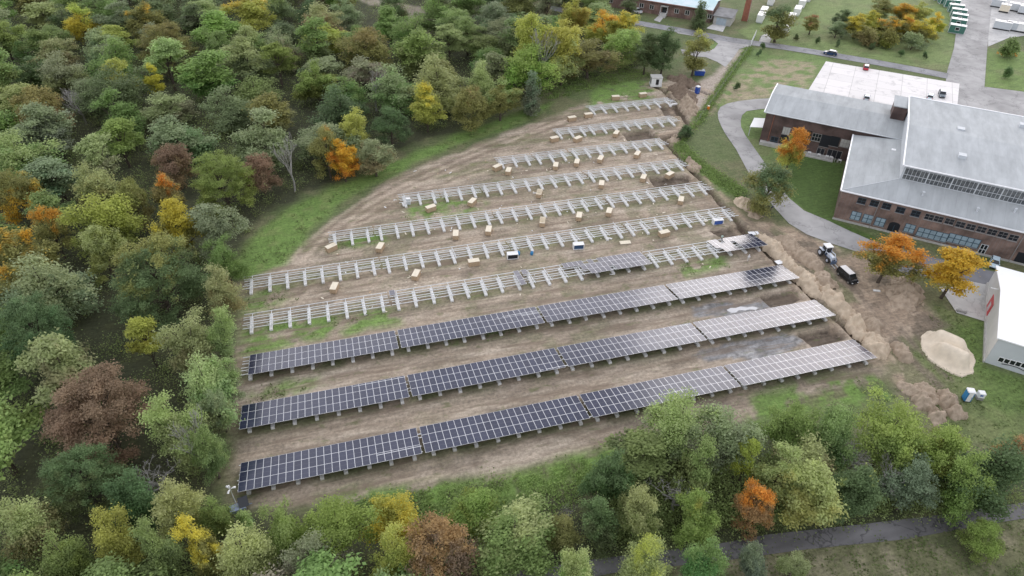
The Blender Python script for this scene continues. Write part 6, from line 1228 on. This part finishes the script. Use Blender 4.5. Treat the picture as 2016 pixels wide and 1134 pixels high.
def fill(poly, sep_, n, hr, rr, pal=None):
    xs_ = [p[0] for p in poly]; ys_ = [p[1] for p in poly]; cnt = 0
    for _ in range(n):
        x, y = random.uniform(max(min(xs_), -170), max(xs_)), random.uniform(max(min(ys_), -75), min(max(ys_), 300))
        if not inpoly(x, y, poly) or any(inpoly(x, y, c) for c in CLEAR): continue
        h = random.uniform(*hr); rad = random.uniform(*rr); u, v, z_ = px((x, y, h*.6))
        if z_ < 12 or u < -60 or u > 2076 or v < -45 or v > 1240: continue
        if any((t['x']-x)**2+(t['y']-y)**2 < (sep_*(.62*(t['r']/3.6)+.38) if t['r'] > 2 else 2.5)**2 for t in TREES): continue
        if any(math.hypot(u-a, v-b_) < rad*1.15*FPX/z_ for a, b_ in KEEP): continue
        col = random.choices([c for c, _ in pal or wts], [w_ for _, w_ in pal or wts])[0]
        tree(x, y, random.choices(['broad', 'feather', 'layered', 'tall', 'dome'], [28, 38, 18, 8, 6])[0], rad, h, col, None); cnt += 1
    return cnt
c1 = fill(F1, 7.0, 9000, (10, 17), (5.6, 8.6)); c2 = fill(F2, 5.6, 2500, (9, 13), (4.8, 6.4)); c3 = fill(F3, 4.9, 3000, (10, 14), (4.8, 6.6), [('green', 10), ('pale green', 6), ('grey green', 6), ('dark green', 5)])
print('fill', c1, c2, c3, 'trees', len(TREES))
# labels of the woodland trees: looks first, then the nearest tree that stands out
lms = [t for t in TREES if t['short']]; desc = {'broad': 'round crowned', 'feather': 'feathery', 'layered': 'tiered', 'tall': 'narrow', 'grand': 'huge', 'dome': 'domed', 'bush': 'low', 'conifer': 'pointed'}; used = {}
for t in TREES:
    if t['label']: continue
    ds = sorted(lms, key=lambda q: (q['u']-t['u'])**2+(q['v']-t['v'])**2)[0]; du, dv = t['u']-ds['u'], t['v']-ds['v']
    rel = ('right of' if du > 0 else 'left of') if abs(du) > abs(dv)*1.2 else ('below' if dv > 0 else 'above')
    t['key'] = (t['col'], desc[t['kind']], rel, ds['short']); t['dist'] = math.hypot(du, dv); used.setdefault(t['key'], []).append(t)
for key, l in used.items():
    l.sort(key=lambda q: q['dist'])
    for k, t in enumerate(l):
        pre = '' if len(l) == 1 else ('nearest ' if k == 0 else f'{ORD[k]} nearest '); t['label'] = f'{pre}{key[1]} {key[0]} tree {key[2]} {key[3]}'
for t in TREES:
    tag(t['o'], t['label'], 'bush' if t['kind'] == 'bush' else 'tree', 'woodland trees' if t['cat'] == 'tree' and 'key' in t else None)
# undergrowth: low leaves covering the forest floor and the ditch, one mass
def scatter(polys, n, h, leaf, seed, per=26, spread=.9):
    r_ = np.random.default_rng(seed); pts_ = []
    for poly, k in polys:
        xs_ = [p[0] for p in poly]; ys_ = [p[1] for p in poly]; m_ = 0
        while m_ < k:
            x, y = r_.uniform(max(min(xs_), -150), max(xs_)), r_.uniform(max(min(ys_), -70), min(max(ys_), 290))
            if inpoly(x, y, poly): pts_.append((x, y, ground_h(x, y))); m_ += 1
    c = np.array(pts_); n = len(c); c = np.repeat(c, per, 0); sc = np.repeat(r_.uniform(.5, 1.5, n), per); P_ = c+r_.normal(size=c.shape)*np.array([spread, spread, h*.35])*sc[:, None]; P_[:, 2] = c[:, 2]+np.abs(P_[:, 2]-c[:, 2])+.05
    N_ = r_.normal(size=c.shape)*.5+np.array([0, 0, .8]); N_ /= np.linalg.norm(N_, axis=1)[:, None]; t_ = np.cross(N_, r_.normal(size=c.shape)); t_ /= np.linalg.norm(t_, axis=1)[:, None]; b_ = np.cross(N_, t_); s_ = leaf*r_.uniform(.5, 1.4, len(c))[:, None]
    V = np.stack([P_-t_*s_*.6, P_-b_*s_*.35, P_+t_*s_*.6, P_+b_*s_*.35], 1).reshape(-1, 3); return V, np.repeat(.6*np.repeat(r_.random(n), per)+.4*r_.random(len(c)), 4), np.clip((V[:, 2])/3, 0, 1)
V, rn, hg = scatter([(F1, 2700), (F2, 420), (F3, 420)], 0, 5.0, .25, 77, 150, 1.1)
o = obj('undergrowth', crown_mesh('undergrowth', V, rn, hg)); o.color = (.28, .36, .13, 1); o['second'] = [.24, .29, .11]; o['split'] = 1.0; tag(o, 'low green undergrowth covering the forest floor', 'undergrowth', kind='stuff')
dl = [DITCH[i] for i in range(len(DITCH))]; dp = [(x-2.0, y-1.0) for x, y in dl]+[(x+2.0, y+1.0) for x, y in reversed(dl)]
edge = P2([(620, 1000), (760, 975), (900, 960), (1050, 935), (1150, 905), (1180, 930), (1120, 1000), (950, 1030), (700, 1040)]); edge2 = P2([(1130, 135), (1250, 130), (1290, 150), (1180, 172), (1090, 195), (1060, 190)])
V, rn, hg = scatter([(dp, 900), (edge, 380), (edge2, 420)], 0, .55, .30, 78, 20, .6)
o = obj('weeds', crown_mesh('weeds', V, rn, hg)); o.color = (.31, .44, .12, 1); o['second'] = [.25, .35, .11]; o['split'] = 1.0; tag(o, 'rank green weeds along the ditch and the field margins', 'weeds', kind='stuff')
V, rn, hg = scatter([(ROUGH, 900), (STRIP, 160), (LAWN2, 120)]+[(g_, 14) for g_ in GRASS], 0, .35, .26, 79, 14, .6)
o = obj('tall_grass', crown_mesh('tall_grass', V, rn, hg)); o.color = (.21, .225, .10, 1); o['second'] = [.16, .21, .075]; o['split'] = 1.0; tag(o, 'tufts of tall grass on the rough ground', 'grass', kind='stuff')
db = MB(); r_ = random.Random(5)
for (x, y, a) in CRATES+[(random.uniform(5, 105), random.choice(YS[3:8])+random.uniform(-2, 9), 0) for _ in range(70)]:
    for k in range(2): xx, yy = x+r_.gauss(0, 2.2), y+r_.gauss(0, 1.6); inpoly(xx, yy, FIELD) and db.box((xx, yy, ground_h(xx, yy)+.06), (r_.uniform(.12, .9), r_.uniform(.08, .3), .06), r_.uniform(0, 3), mi=r_.choice((0, 0, 1, 2)))
o = db.build('debris', [M['crate_top'], M['wood'], M['white']]); tag(o, 'scraps of board and packaging scattered in the lanes', 'debris', kind='stuff')
print('objects', len(bpy.data.objects))
